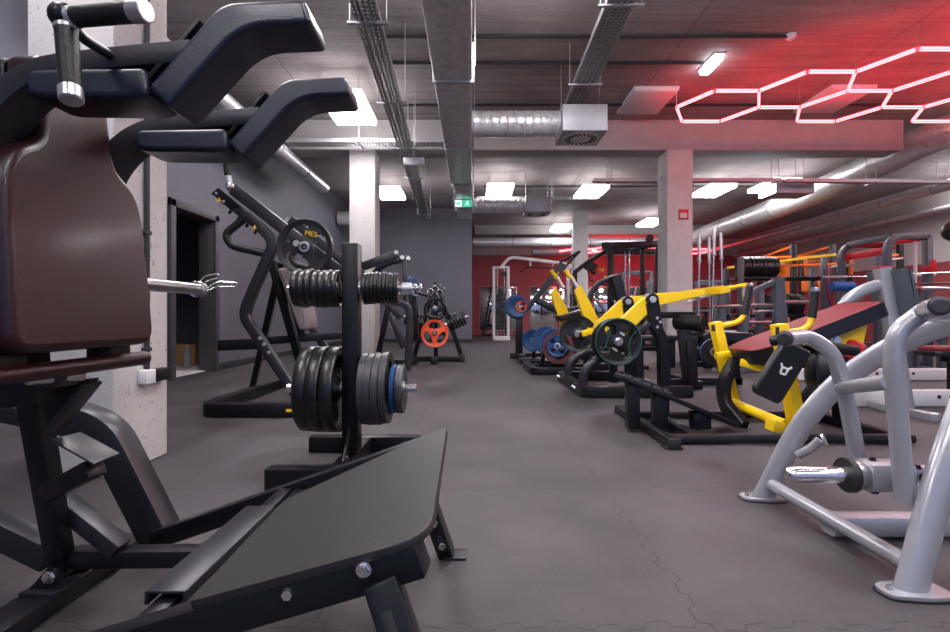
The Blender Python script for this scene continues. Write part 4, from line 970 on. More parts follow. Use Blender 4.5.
# ================================================================ BLACK MULTI CABLE FRAME behind, and a press machine before it
t = thing('multi_gym', 'tall black multi station cable frame in front of the red rear wall', 'gym machine', (3.9, 11.6, 0))
for (x, y) in ((3.18, 11.3), (3.5, 12.3), (4.0, 11.5), (4.35, 11.5), (4.75, 12.3)): MB().box((x, y, 1.2), (.09, .12, 2.4), bev=.008).build('upright', 'black', t)
pbar(t, 'top_beam', 'black', (3.0, 11.3, 2.42), (4.5, 11.3, 2.46), .14, .14); pbar(t, 'top_beam', 'black', (3.3, 12.3, 2.42), (4.9, 12.3, 2.42), .12, .14); pbar(t, 'top_beam', 'black', (4.0, 11.3, 2.42), (4.0, 12.4, 2.42), .12, .12)
for x in (3.72, 3.82, 4.48, 4.58): pcyl(t, 'guide_rod', 'chrome', (x, 11.9, .1), (x, 11.9, 2.38), .022, n=12)
for x, z in ((4.07, 2.58), (3.12, 2.3), (4.5, 2.44), (3.4, 2.36)): MB().cyl((x, 11.2, z), (x, 11.26, z), .085, n=20).build('pulley', 'black', t)
for x in (3.77, 4.53):
    st = MB()
    for k in range(14): st.box((x, 11.95, .16+.07*k), (.3, .14, .062), bev=.006)
    st.build('weight_stack', 'dark', t)
pbar(t, 'base_beam', 'black', (3.0, 11.3, .05), (4.8, 11.3, .05), .12, .1); pbar(t, 'base_beam', 'black', (3.3, 12.3, .05), (4.9, 12.3, .05), .12, .1)
ptube(t, 'curved_brace', 'black', [(2.35, 11.2, 1.8), (2.6, 11.3, 2.0), (3.15, 11.3, 2.35)], .05, .15); ptube(t, 'cable', 'cable', [(2.62, 11.25, 2.0), (2.7, 11.2, 1.6), (3.1, 11.2, 1.5)], .012, .1)
MB().slab(rounded([(2.55,1.9),(2.75,2.05),(2.9,1.95),(2.75,1.8)], .05), (0, 11.3, 0), X, Z, .1, .01).build('pivot_housing', 'black', t)
pbar(t, 'side_post', 'black', (2.35, 11.2, 1.8), (2.35, 11.2, 0), .09, .1, up=X)
for k, (x, z, m_) in enumerate(((2.9, 1.9, 'yellow'), (3.02, 1.72, 'yellow'), (2.72, 1.84, 'black'))):
    ptube(t, 'rope_handle', m_, [(x, 11.2, z), (x+.06, 11.18, z-.10), (x+.1, 11.2, z-.02)], .025, .04)
t = thing('press_machine', 'black curved tube press machine with upright dark pad before the multi station frame', 'gym machine', (2.6, 9.2, 0))
D = 9.0; q = lambda x, y, d=D: A(x, y, d)
prect(t, 'curved_frame', 'charcoal', [q(588, 348), q(588, 300), q(596, 284), q(614, 277)], .09, .10, .28, up=Y, r=.012)
MB().slab(rounded([(q(608, 277).x, q(608, 277).z), (q(618, 274).x, q(618, 274).z), (q(624, 298).x, q(624, 298).z), (q(614, 301).x, q(614, 301).z)], .03), (0, 9.2, 0), X, Z, .4, .03).build('back_pad', 'vinyl', t, 60)
pbar(t, 'pad_post', 'black', q(618, 284, 9.25), q(622, 352, 9.25), .1, .1, up=X); pbar(t, 'base_beam', 'black', (2.0, 9.0, .05), (3.0, 9.0, .05), .1, .1); pbar(t, 'base_beam', 'black', (2.75, 8.9, .05), (2.75, 9.6, .05), .1, .1)
ptube(t, 'press_handle', 'steel', [q(592, 297), q(600, 304), q(605, 312)], .025, .05); pbar(t, 'seat', 'black', q(600, 325, 9.1), q(620, 325, 9.1), .35, .07)
# low machines in the gap under the yellow arms
t = thing('weight_bench', 'dark low bench frame seen under the yellow arms behind their posts', 'bench', (3.0, 7.6, 0))
pbar(t, 'pad', 'vinyl', (2.45, 7.6, .46), (3.2, 7.6, .46), .3, .08, bev=.02); pbar(t, 'leg', 'black', (2.6, 7.6, .44), (2.6, 7.6, 0), .08, .08, up=X); pbar(t, 'leg', 'black', (3.1, 7.6, .44), (3.1, 7.6, 0), .08, .08, up=X); pbar(t, 'foot', 'black', (2.6, 7.3, .03), (2.6, 7.9, .03), .08, .06)
# ================================================================ RED PADDED ROW MACHINE with yellow frame and foot ramp
t = thing('row_machine', 'yellow framed row machine with red inclined pad and low black foot ramp', 'gym machine', (2.2, 3.5, 0))
q = lambda x, y, d: A(x, y, d)
# low black base and slotted ramp
MB().rect([(1.21, 2.93, .035), (1.21, 4.02, .035)], .075, .065, r=.03, up=Z).build('base_crossbar', 'satin', t)
for y in (3.06, 3.80): MB().rect([(1.22, y, .035), (2.75, y, .035)], .06, .06, r=.026).build('base_rail', 'satin', t)
for y in (2.93, 4.02): MB().box((1.21, y, .035), (.08, .03, .07), bev=.01).build('end_cap', 'rubber', t)
MB().box((1.21, 2.97, .006), (.10, .09, .012), bev=.003).build('foot_pad', 'rubber', t)
ra, rb = V((1.02, 3.42, .385)), V((1.80, 3.42, .055))
rm = MB().bar(ra, rb, .20, .035, bev=.006).build('foot_ramp', 'satin', t)
d_ = (rb-ra).normalized(); up_ = Y.cross(d_)*-1 if False else d_.cross(Y)*-1
up_ = V((-d_.z, 0, d_.x)); up_ = up_ if up_.z > 0 else -up_
for k in range(5):
    c = ra.lerp(rb, .08+.085*k)+up_*.024
    MB().bar(c-Y*.085, c+Y*.085, .022, .018, up=up_, bev=.003).build('grip_bar', 'charcoal', rm)
for f, w_ in ((.12, .08), (.36, .09), (.72, .12)):
    p = ra.lerp(rb, f); pbar(t, 'ramp_post', 'black', p-up_*.01+V((0, -.02, 0)), V((p.x, p.y-.02, .02)), w_, .09, up=Y)
pbar(t, 'ramp_post', 'black', (1.40, 3.62, .26), (1.40, 3.62, .02), .09, .08, up=Y)
pbar(t, 'base_tie', 'black', (1.40, 3.06, .04), (1.40, 3.80, .04), .08, .05)
# two yellow uprights, their arms and grips
def upright(d, x0, top, x1, bot, w_):
    pbar(t, 'upright', 'yellow', q(x0, top, d), q(x1, bot, d), w_, .07, up=X, bev=.006)
    p = q(x0, top, d)
    return p
upright(3.86, 715, 322, 736, 416, .095); upright(3.20, 779, 324, 799, 440, .10)
for (d, pts, g0, g1) in ((3.86, [(717, 327), (736, 323), (743, 318), (745, 311)], (744, 315), (750, 286)), (3.20, [(781, 334), (803, 330), (810, 325), (812, 316)], (812, 318), (815, 291))):
    ptube(t, 'handle_arm', 'yellow', [q(*p, d) for p in pts], .021, .08)
    g = pcyl(t, 'grip', 'foam', q(*g0, d), q(*g1, d), .026 if d > 3.5 else .025, n=22, bev=.003)
    e = q(*g1, d); pcyl(g, 'end_cap', 'alu', e-Z*.004, e+Z*.022, .0255, n=22, bev=.003)
MB().box(q(777.5, 331, 3.155), (.05, .004, .075), bev=0).build('decal', 'yellowink', t); MB().box(q(777.5, 331, 3.15), (.022, .004, .05), bev=0).build('decal', 'dark', t)
MB().box(q(713.5, 328, 3.815), (.03, .004, .05), bev=0).build('decal', 'dark', t)
ptube(t, 'cross_tube', 'yellow', [q(728, 401, 3.86), q(785, 425, 3.25)], .036)
pbar(t, 'tube_stub', 'yellow', q(776, 420, 3.22), q(774, 431, 3.22), .075, .10, up=Y)
pbar(t, 'upright_brace', 'yellow', q(729, 382, 3.9), q(738, 412, 3.8), .06, .06, up=X)
# curved black strap bar in front of the far upright
MB().rect([q(740, 352, 3.7), q(723, 382, 3.7), q(724, 404, 3.7), q(744, 428, 3.5)], .06, .12, .22, up=Y, r=.01).build('curved_lever', 'satin', t)
MB().rect([q(742, 352, 3.7), q(716, 356, 3.7)], .05, .06, up=Y, r=.01).build('lever_hub', 'yellow', t)
# inclined pad
pa, pb_ = V((1.93, 0, .545)), V((2.83, 0, .895)); dv = (pb_-pa).normalized(); nv = V((-dv.z, 0, dv.x))
L = (pb_-pa).length
out = rounded([(0, 3.36), (.12, 3.30), (L, 3.33), (L, 3.74), (.12, 3.78), (0, 3.72)], [.14, .1, .06, .06, .1, .14], 7)
MB().slab(out, V((pa.x, 0, pa.z))-nv*.0, dv, Y, -.075 if dv.cross(Y).dot(nv) > 0 else .075, .012).build('pad_side', 'vinyl', t, 60)
MB().slab([(x*.985+.007, (y-3.54)*.95+3.54) for x, y in out], V((pa.x, 0, pa.z))-nv*.012, dv, Y, .026 if dv.cross(Y).dot(nv) > 0 else -.026, .012).build('inclined_pad', 'redvinyl', t, 60)
pbar(t, 'pad_beam', 'yellow', V((2.05, 3.54, .50)), V((2.72, 3.54, .76)), .12, .06)
MB().slab(rounded([(2.38, .64), (2.74, .79), (2.70, .60), (2.42, .56)], .03), (0, 3.40, 0), X, Z, .02, .003, 2).build('pad_bracket', 'yellow', t)
MB().bolt(q(836, 341, 3.37), (0, -1, 0), .028).build('bolt', 'chrome', t)
pcyl(t, 'adjust_disc', 'red', q(851, 349, 3.36), q(856, 349, 3.5), .065, n=24, bev=.008)
pbar(t, 'seat_rail', 'yellow', q(742, 362, 3.55), q(776, 372, 3.35), .06, .05)
pbar(t, 'rear_post', 'black', (2.62, 3.54, .70), (2.68, 3.54, .03), .09, .09, up=X)
pbar(t, 'rear_foot', 'satin', (2.66, 3.05, .035), (2.66, 3.9, .035), .07, .06)
ptube(t, 'rear_curved_leg', 'black', [q(812, 396, 3.35), q(803, 420, 3.3), q(803, 432, 3.3)], .03, .08); pbar(t, 'rear_link', 'black', q(800, 405, 3.3), q(815, 385, 3.3), .06, .06, up=X)
# black grips and roller on the near side, hanging thigh pad with its white bull emblem
pcyl(t, 'side_grip', 'foam', q(771, 341, 3.02), q(800, 338, 2.9), .033, n=22, bev=.006)
pcyl(t, 'side_grip', 'foam', q(812, 345, 2.98), q(857, 351, 3.0), .034, n=22, bev=.006)
pbar(t, 'grip_mount', 'black', q(806, 342, 2.99), q(806, 360, 3.1), .05, .05, up=X)
tx = V((.36, 0, -.93)).normalized(); 
pl_ = MB().slab(rounded([(.0, -.075), (.0, .10), (.33, .085), (.36, .07), (.36, -.075), (.33, -.10)], .025), q(792, 344, 2.92), V((-.42, .10, -.90)), V((.90, .0, -.42)), .055, .014).build('hanging_pad', 'vinyl', t, 60)
e0 = q(792, 344, 2.92)+V((-.42, .10, -.90)).normalized()*.165+V((-.04, -.99, -.09)).normalized()*.057; ex, ez = V((.93, -.02, -.36)).normalized(), V((.36, -.10, .93)).normalized(); 
em = MB()
for a, b in (((-.03,.022),(.03,.022)), ((-.025,.022),(-.022,-.03)), ((.025,.022),(.022,-.03)), ((-.022,-.03),(.022,-.03)), ((-.028,.02),(-.046,.048)), ((.028,.02),(.046,.048))):
    em.bar(e0+ex*a[0]*.72+ez*a[1]*.72, e0+ex*b[0]*.72+ez*b[1]*.72, .012, .004, up=-Y, bev=.001)
em.build('emblem', 'whiteink', pl_)
def ribbed(c, ax, R, L, lab):
    o = MB(); pr = [(.028, 0), (R*.72, 0)]
    for k in range(8): pr += [(R*(.86 if k in (0, 7) else .98), L*k/8+.002), (R*(.9 if k in (0, 7) else 1.0), L*(k+.6)/8)]
    pr += [(R*.72, L), (.028, L)]
    return MB().lathe(pr, c, ax, 40).build(lab, 'rubber', t)
ribbed(q(805, 365, 3.08), (.85, -.5, -.02), .125, .07, 'ribbed_wheel'); ribbed(q(815, 368, 3.0), (.85, -.5, -.02), .105, .07, 'ribbed_wheel')
MB().lathe([(.03,0),(.085,0),(.085,.01),(.06,.012),(.055,.004),(.03,.004)], q(815, 368, 3.0)+V((.85,-.5,-.02)).normalized()*.07, (.85,-.5,-.02), 32).build('wheel_disc', 'satin', t)
pcyl(t, 'wheel_axle', 'black', q(800, 363, 3.15), q(862, 373, 2.85), .03, n=20, bev=.004)
plate('dark plate with blue rim behind the left yellow upright', A(715, 352, 4.15), (-.3, -1, 0), .115, .05, 'platerub', 'solid', rim='blue')
pcyl(t, 'weight_sleeve', 'steel', A(715, 352, 4.25), A(722, 353, 3.88), .02)

# ================================================================ SILVER TUBE MACHINE, right foreground
t = thing('silver_machine', 'silver tube machine with chrome weight sleeve in the right foreground', 'gym machine', (1.3, 1.78, 0))
yc = 1.775
def leg(pts, flip):
    P = fillet([V(p) if not flip else V((p[0], 2*yc-p[1], p[2])) for p in pts], .35, 8)
    return MB().oval(P, .062, .115, up=Y, n=22).build('leg', 'silver', t)
lp = [(1.253, 2.139, -.028), (1.40, 2.09, .34), (1.545, 2.03, .555), (1.70, 1.90, .72), (1.82, 1.78, .80), (1.95, 1.775, .80)]
def P(p, f): return V(p) if not f else V((p[0], 2*yc-p[1], p[2]))
for f in (False, True):
    MB().oval(fillet([P(p, f) for p in lp], .16, 6), .094, .060, up=Y, n=22).build('leg', 'silver', t)
    c = P((1.265, 2.14, .006), f)
    pr = rounded([(-.09, -.035), (.02, -.05), (.095, -.042), (.095, .042), (.02, .05), (-.09, .035)], .03)
    fl = MB().prism(pr, c+V((0, 0, -.001)), X, Y, .010, .002).build('foot_flange', 'silver', t)
    MB().prism([(x*1.06, y*1.1) for x, y in pr], c+V((0, 0, -.006)), X, Y, .006, .001).build('rubber_base', 'rubber', fl)
    MB().bolt(c+V((-.066, 0, .009)), Z, .008).build('bolt', 'chrome', fl)
ptube(t, 'floor_tube', 'silver', [(1.288, 2.10, .075), (1.288, 1.45, .068)], .026)
MB().rect([(1.29, 1.775, .048), (2.3, 1.775, .048)], .08, .075, r=.02).build('base_beam', 'silver', t)
# lever yoke: two bent handles joined by a cross tube
h1 = [A(785, 338.5, 1.68), A(808, 336, 1.80), A(833, 352, 1.80), A(845, 392, 1.80), A(860, 470, 1.80)]
h2 = [A(940, 306, 1.33), A(926, 310, 1.48), A(896, 332, 1.50), A(893, 362, 1.50), A(905, 502, 1.50)]
for h in (h1, h2):
    o = MB().tube(fillet(h, .11, 8), .027, 0, 22).build('bent_handle', 'silver', t)
    dd = (h[0]-h[1]).normalized()
    MB().lathe([(0, .004), (.018, .004), (.0225, .0), (.0262, -.001), (.0275, -.012)], h[0]+dd*.002, dd, 24).build('end_plug', 'plategrey', o)
ptube(t, 'cross_tube', 'silver', [A(841, 388, 1.80), A(890, 382, 1.50)], .024)
ptube(t, 'grip_tube', 'silver', [A(925, 313, 1.53), A(960, 316, 1.60)], .027)
# weight sleeve with stopper and beam
z = .275; ys = 1.62
MB().lathe([(0,0),(.014,.003),(.023,.012),(.0265,.026),(.0265,.24),(0,.24)], (1.035, ys, z), X, 28).build('weight_sleeve', 'chrome', t)
MB().lathe([(.0,0),(.055,0),(.057,.004),(.057,.018),(.0,.02)], (1.232, ys, z), X, 36).build('stopper_disc', 'rubber', t)
MB().lathe([(0,0),(.044,0),(.047,.01),(.047,.03),(.04,.045),(0,.045)], (1.25, ys, z), X, 28).build('collar', 'steel', t)
MB().rect([(1.29, ys, z), (1.43, ys, z)], .09, .095, r=.018).build('lever_beam', 'silver', t)
MB().rect([(1.42, ys, z+.005), (1.95, ys, z+.005)], .05, .055, r=.014).build('lever_beam', 'silver', t)
bolts(t, [(1.325, ys, z+.047), (1.445, ys-.03, z+.032)], Z, .009, 'black'); bolts(t, [(1.47, ys-.028, z+.0)], -Y, .012, 'black'); bolts(t, [(1.33, ys, z-.05)], -Z, .013, 'black')
# hook on the leg
MB().tube([A(798, 455, 2.04), A(810, 449, 2.0), A(820, 440, 1.98)], .017, 0, 16).build('hook', 'silver', t)
MB().lathe([(0,0),(.026,0),(.026,.008),(0,.008)], A(823, 440, 1.97), (.6, -.5, .3), 24).build('hook_disc', 'silver', t)

# ================================================================ SILVER UPRIGHT WITH BRANCH behind the red pad
t = thing('silver_bench_frame', 'silver slanted upright with branching tube and blue pad behind the red pad', 'gym machine', (3.4, 3.95, 0))
q = lambda x, y, d=3.95: A(x, y, d)
MB().rect([q(882, 268), q(894, 340), V((3.50, 3.95, .02))], .105, .085, up=Y, r=.02).build('upright', 'silver', t)
MB().oval(fillet([q(884, 284), q(862, 290), q(844, 303), V((2.85, 3.98, .55)), V((2.80, 4.0, .02))], .2), .10, .06, up=Y).build('branch_tube', 'silver', t)
MB().slab(rounded([(q(886, 270).x, q(886, 270).z), (q(891, 274).x, q(891, 274).z), (q(900, 314).x, q(900, 314).z), (q(895, 316).x, q(895, 316).z)], .01), (0, 4.15, 0), X, Z, .40, .008).build('narrow_pad', 'rackgrey', t)
MB().box(q(882, 267.5), (.09, .08, .012), bev=.003).build('top_cap', 'red', t)
pbar(t, 'floor_beam', 'silver', (3.50, 3.7, .03), (3.50, 4.3, .03), .08, .06)
# ================================================================ PLATE SHELF RACK right of the column
t = thing('plate_shelf_rack', 'blue grey plate rack with rows of black bumper plates on the right', 'plate rack', (6.2, 10, 0))
for (x, y) in ((5.35, 9.75), (5.35, 10.3), (7.15, 9.75), (7.15, 10.3)): MB().box((x, y, .98), (.09, .09, 1.96 if y < 10 and x < 6 else 1.62), bev=.006).build('upright', 'rackgrey', t)
for zz in (1.56, .80, .12):
    for y in (9.86, 10.18): pbar(t, 'shelf_rail', 'black', (5.3, y, zz), (7.2, y, zz), .06, .06)
    for x in (5.35, 7.15): pbar(t, 'shelf_end', 'rackgrey', (x, 9.75, zz), (x, 10.3, zz), .05, .05)
for n_, x0, z, wh in ((10, 5.50, 1.78, 'top'), (10, 6.0, 1.02, 'middle'), (8, 5.6, .34, 'bottom')):
    for k in range(n_):
        plate(f'black bumper plate, {ORD[k]} from the left on the {wh} shelf of the plate rack', (x0+.073*k, 10.02+(random.random()-.5)*.03, z+.01), (-1, (random.random()-.5)*.06, .05+.05*random.random()), .225-(.01 if k > 7 else 0), .065, 'platerub', 'solid', 'bumper plates on the rack', hub='steel' if k == 0 else None)
# squat stand in front: slanted grey post with curved arm and wide plate
t = thing('squat_stand', 'grey squat stand with curved arm and wide steel post before the plate rack', 'rack', (4.4, 7.0, 0))
q = lambda x, y, d=7.0: A(x, y, d)
MB().slab(rounded([(q(773, 278).x, q(773, 278).z), (q(782, 278).x, q(782, 278).z), (q(789, 352).x, .0), (q(774, 352).x, .0)], .01), (0, 7.05, 0), X, Z, .12, .006, 2).build('wide_post', 'rackgrey', t)
prect(t, 'curved_arm', 'rackgrey', [q(774, 282), q(758, 289), q(748, 296), q(745, 330), V((3.8, 7.0, .04))], .07, .08, .12, up=Y, r=.01)
pcyl(t, 'bar_peg', 'steel', q(784, 302, 6.95), q(808, 302, 6.95), .026); pbar(t, 'base_beam', 'rackgrey', (3.72, 7.0, .04), (4.7, 7.0, .04), .1, .08)
pcyl(t, 'bar_peg', 'steel', q(748, 305), q(774, 305), .018); pcyl(t, 'bar_peg', 'steel', q(753, 312), q(774, 311), .018)
# dark bench machine at left of it
t = thing('bench_station', 'dark blue grey upright bench station right of the column foot', 'rack', (3.9, 8.0, 0))
for x in (3.95, 4.55): pbar(t, 'upright', 'rackgrey', (x, 7.75, 0), (x, 7.75, 1.22), .09, .11, up=Y)
for zz in (.95, .70, .45): pcyl(t, 'cross_rod', 'steel', (3.8, 7.7, zz), (4.7, 7.7, zz), .024)
pbar(t, 'seat', 'vinyl', (3.3, 7.5, .52), (4.0, 7.5, .52), .34, .12, bev=.04); pbar(t, 'seat_leg', 'black', (3.6, 7.5, .5), (3.6, 7.5, 0), .1, .1, up=X); pbar(t, 'base', 'black', (3.3, 7.75, .04), (4.7, 7.75, .04), .1, .08)
# barbells standing in a holder beside the column
t = thing('barbell_holder', 'black floor holder for standing barbells beside the column', 'barbell holder', (4.05, 8.3, 0))
MB().box((4.05, 8.3, .13), (.6, .34, .26), bev=.015).build('box', 'black', t)
for i, (x, y, lx) in enumerate(((3.80, 8.22, .01), (3.90, 8.38, -.01), (4.04, 8.25, .02), (4.09, 8.4, -.015), (4.27, 8.3, -.03))):
    b = thing('barbell', f'upright chrome barbell beside the column, {ORD[i]} from the left', 'barbell', (x, y, .27), 'barbells standing by the column')
    h = 2.18+.06*(i % 3)-.02; d_ = V((lx, 0, 1)).normalized(); p0 = V((x, y, .262))
    pcyl(b, 'shaft', 'chrome', p0, p0+d_*(h-.62), .014, n=12); pcyl(b, 'sleeve', 'alu', p0+d_*(h-.70), p0+d_*(h-.27), .025, n=16, bev=.004); pcyl(b, 'sleeve_flange', 'steel', p0+d_*(h-.72), p0+d_*(h-.70), .037, n=16)
# ================================================================ POWER RACKS
def rack(name, lab, x0, y0, w_, dep, H, m='rackgrey'):
    t = thing(name, lab, 'rack', (x0, y0, 0), 'power racks on the right')
    for y in (y0, y0+dep):
        prect(t, 'front_frame', m, [(x0, y, 0), (x0, y, H), (x0+w_, y, H)], .09, .10, .26, up=Y, r=.012)
        pbar(t, 'rear_upright', m, (x0+w_, y, 0), (x0+w_, y, H+.02), .09, .10, up=Y)
        pbar(t, 'side_rail', m, (x0, y, .06), (x0+w_, y, .06), .08, .1)
    pbar(t, 'top_beam', m, (x0+.12, y0, H), (x0+.12, y0+dep, H), .08, .08); pbar(t, 'top_beam', m, (x0+w_, y0, H), (x0+w_, y0+dep, H), .08, .08)
    for y in (y0, y0+dep):
        MB().box((x0+w_, y-.03, 1.52), (.10, .16, .10), bev=.012).box((x0+w_, y-.1, 1.58), (.05, .05, .14), bev=.01).build('hook_cup', 'red', t)
        pcyl(t, 'plate_peg', 'steel', (x0, y, 1.65), (x0+.22, y-.02, 1.68), .022)
    return t
t = rack('power_rack', 'grey power rack with rounded top corners and red strap at the right edge', 6.35, 7.5, .62, .92, 2.02)
MB().bar((6.37, 7.5, 1.81), (6.37, 8.42, 1.80), .02, .12).build('red_strap', 'red', t)
pbar(t, 'pull_up_bar', 'red', (6.45, 8.3, 1.97), (6.95, 7.6, 1.98), .05, .05)
pbar(t, 'white_upright', 'white', (6.83, 7.55, 0), (6.83, 7.55, 1.95), .03, .04, up=Y)
def barbell(a, b, lab, m='chrome', grp='barbells on the racks', pm=None, R=.2):
    a, b = V(a), V(b); dd = (b-a).normalized(); t = thing('barbell', lab, 'barbell', a, grp)
    pcyl(t, 'shaft', m, a, b, .0145, n=12)
    for p, s_ in ((a, 1), (b, -1)): pcyl(t, 'sleeve', 'alu', p, p+dd*s_*.40, .025, n=16, bev=.003)
    return t
barbell((6.1, 7.40, 1.42), (8.0, 7.40, 1.48), 'pale silver barbell held by red hooks on the power rack')
barbell((5.2, 6.3, 1.20), (7.4, 6.3, 1.25), 'rusty brown barbell crossing behind the silver upright', 'maroon', None)
barbell((6.0, 8.36, 1.46), (7.9, 8.36, 1.50), 'silver barbell on the rear hooks of power rack')
barbell((6.0, 7.2, 1.23), (7.0, 7.2, 1.20), 'short wooden toned bar end beside the blue roller', 'orangep', None)
t = thing('bar_stand', 'dark stand carrying the rusty barbell on the right edge', 'rack', (6.0, 6.4, 0))
for x in (5.62, 7.1): pbar(t, 'upright', 'rackgrey', (x, 6.35, 0), (x, 6.35, 1.19), .08, .08, up=Y); MB().box((x, 6.29, 1.18), (.06, .08, .05), bev=.006).build('cup', 'bluep', t)
pbar(t, 'base', 'rackgrey', (5.6, 6.4, .04), (7.15, 6.4, .04), .1, .08)
t = thing('bar_stand', 'dark stand under the short bar beside the blue roller', 'rack', (6.6, 7.24, 0))
pbar(t, 'upright', 'rackgrey', (6.6, 7.27, 0), (6.6, 7.27, 1.22), .06, .06, up=Y); pbar(t, 'base', 'rackgrey', (6.6, 6.9, .03), (6.6, 7.4, .03), .1, .06)
t = solo(MB().lathe([(0,0),(.065,0),(.07,.02),(.07,.30),(.065,.32),(0,.32)], (5.28, 7.2, 1.235), X, 24).build('foam_roller', 'bluep'), 'blue foam roller on the short bar left of the racks', 'foam roller')
# resistance bands hanging from a peg
hp = thing('band_post', 'slim grey post carrying coloured resistance bands', 'rack', (6.86, 9.55, 0))
pbar(hp, 'post', 'rackgrey', (6.86, 9.55, 0), (6.86, 9.55, 1.95), .08, .08, up=Y); pcyl(hp, 'peg', 'steel', (6.86, 9.5, 1.72), (6.86, 9.2, 1.74), .016); pbar(hp, 'foot', 'rackgrey', (6.86, 9.2, .03), (6.86, 9.8, .03), .1, .06)
for i, (m_, dx) in enumerate((('purple', .0), ('green', .045), ('red', -.04), ('bluep', .08))):
    y = 9.44-.05*i
    b = MB().rect([(6.84+dx*.6, y, 1.76), (6.84+dx*1.2, y, 1.3), (6.92+dx, y, .92), (6.96+dx*1.2, y, 1.25), (6.89+dx*.6, y, 1.76)], .008, .035, .06, up=Y, r=.002).build('resistance_band', m_)
    solo(b, f'{("purple","green","red","blue")[i]} resistance band hanging left of the racks', 'resistance band', 'resistance bands')
# ================================================================ ORANGE RIG along the right wall
t = thing('climbing_rig', 'black post rig with orange and yellow monkey bars by the right wall', 'rack', (9.0, 13, 0))
for x, y in ((7.8, 11.9), (8.75, 11.9), (10.4, 11.9), (8.4, 14.3), (9.6, 14.3), (11.0, 14.3)): MB().box((x, y, 1.27), (.11, .11, 2.54), bev=.006).build('post', 'black', t)
for x0, x1, y, z, m_ in ((7.2, 10.5, 11.9, 2.22, 'orangep'), (7.3, 9.0, 11.8, 2.0, 'orangep'), (8.4, 11.0, 14.3, 2.36, 'orangep')): pbar(t, 'cross_bar', m_, (x0, y, z), (x1, y, z+.06), .05, .06)
pbar(t, 'yellow_bar', 'yellow', (6.1, 11.7, 1.95), (8.75, 11.8, 2.28), .05, .06)
for x in (7.8, 8.75, 10.4): pbar(t, 'top_rail', 'orangep', (x if x < 9 else 10.4, 11.9, 2.49), (x+.6 if x < 9 else 11.0, 14.3, 2.49), .06, .06)
for x in (8.1, 9.2): pbar(t, 'hanger', 'orangep', (x, 11.9, 1.8), (x, 11.9, 2.22), .08, .05, up=X)
for i in range(3):
    o = MB().box((8.35+i*.2, 12.2, 1.55), (.12, .3, .3), bev=.03).build('padded_bag', 'orangep'); solo(o, f'orange padded bag hanging on the rig, {("left","middle","right")[i]} one', 'bag', 'orange bags')
    pcyl(o, 'strap', 'black', (8.35+i*.2, 12.05, 1.68), (8.35+i*.2, 11.95, 1.95), .01, n=8)
prect(thing('orange_pipe', 'thick orange bent pipe behind the plate rack', 'pipe', (8.6, 13.4, 0)), 'pipe', 'orangep', [(7.4, 13.4, 2.10), (8.35, 13.4, 2.22), (8.6, 13.4, 2.0), (8.6, 13.4, 0)], .34, .34, .45, up=Y, r=.165)
# blue frames and dark machines filling the far right floor
for i, (x, y, h, lab) in enumerate(((6.3, 12.8, 1.7, 'dark distant rack frame behind the plate shelf'), (9.9, 8.1, 1.5, 'low dark rack frame at right edge under the silver barbell'), (4.9, 14.5, 2.1, 'tall dark frame far behind the standing barbells'), (6.4, 16.0, 2.0, 'dark far frame before the right part of rear wall'))):
    t = thing('rack_frame', lab, 'rack', (x, y, 0))
    for dx in (-.4, .4):
        for dy in (0, .7): pbar(t, 'upright', 'rackgrey', (x+dx, y+dy, 0), (x+dx, y+dy, h), .08, .08, up=Y)
    for zz in (h, h*.55, .15): pbar(t, 'crossbar', 'rackgrey', (x-.4, y, zz), (x+.4, y, zz), .06, .07); pbar(t, 'crossbar', 'rackgrey', (x-.4, y+.7, zz), (x+.4, y+.7, zz), .06, .07)
    for zz in (h*.4, h*.75): pcyl(t, 'peg', 'steel', (x-.4, y-.02, zz), (x-.4, y-.22, zz), .025)
# dumbbell rack along the back right
t = thing('dumbbell_rack', 'long low rack of dumbbells before the red wall on the right', 'dumbbell rack', (8.8, 18.6, 0))
for x in (7.3, 8.8, 10.3): pbar(t, 'leg', 'black', (x, 18.7, 0), (x, 18.4, 1.05), .08, .1, up=X)
for zz, yy in ((.35, 18.5), (.95, 18.45)): pbar(t, 'shelf', 'black', (7.2, yy, zz), (10.4, yy, zz), .3, .05)
for r_i, (zz, yy) in enumerate(((.46, 18.4), (1.06, 18.35))):
    for k in range(10):
        x = 7.42+.31*k
        d_ = thing('dumbbell', f'black dumbbell, {ORD[k]} from the left on the {("lower","upper")[r_i]} shelf before the red wall', 'dumbbell', (x, yy, zz), 'dumbbells on the long rack')
        pcyl(d_, 'handle', 'chrome', (x, yy-.1, zz), (x, yy+.1, zz), .018, n=8)
        for s_ in (-1, 1): MB().cyl((x, yy+s_*.1-.05, zz), (x, yy+s_*.1+.05, zz), .08, n=8, bev=.01).build('head', 'rubber', d_)
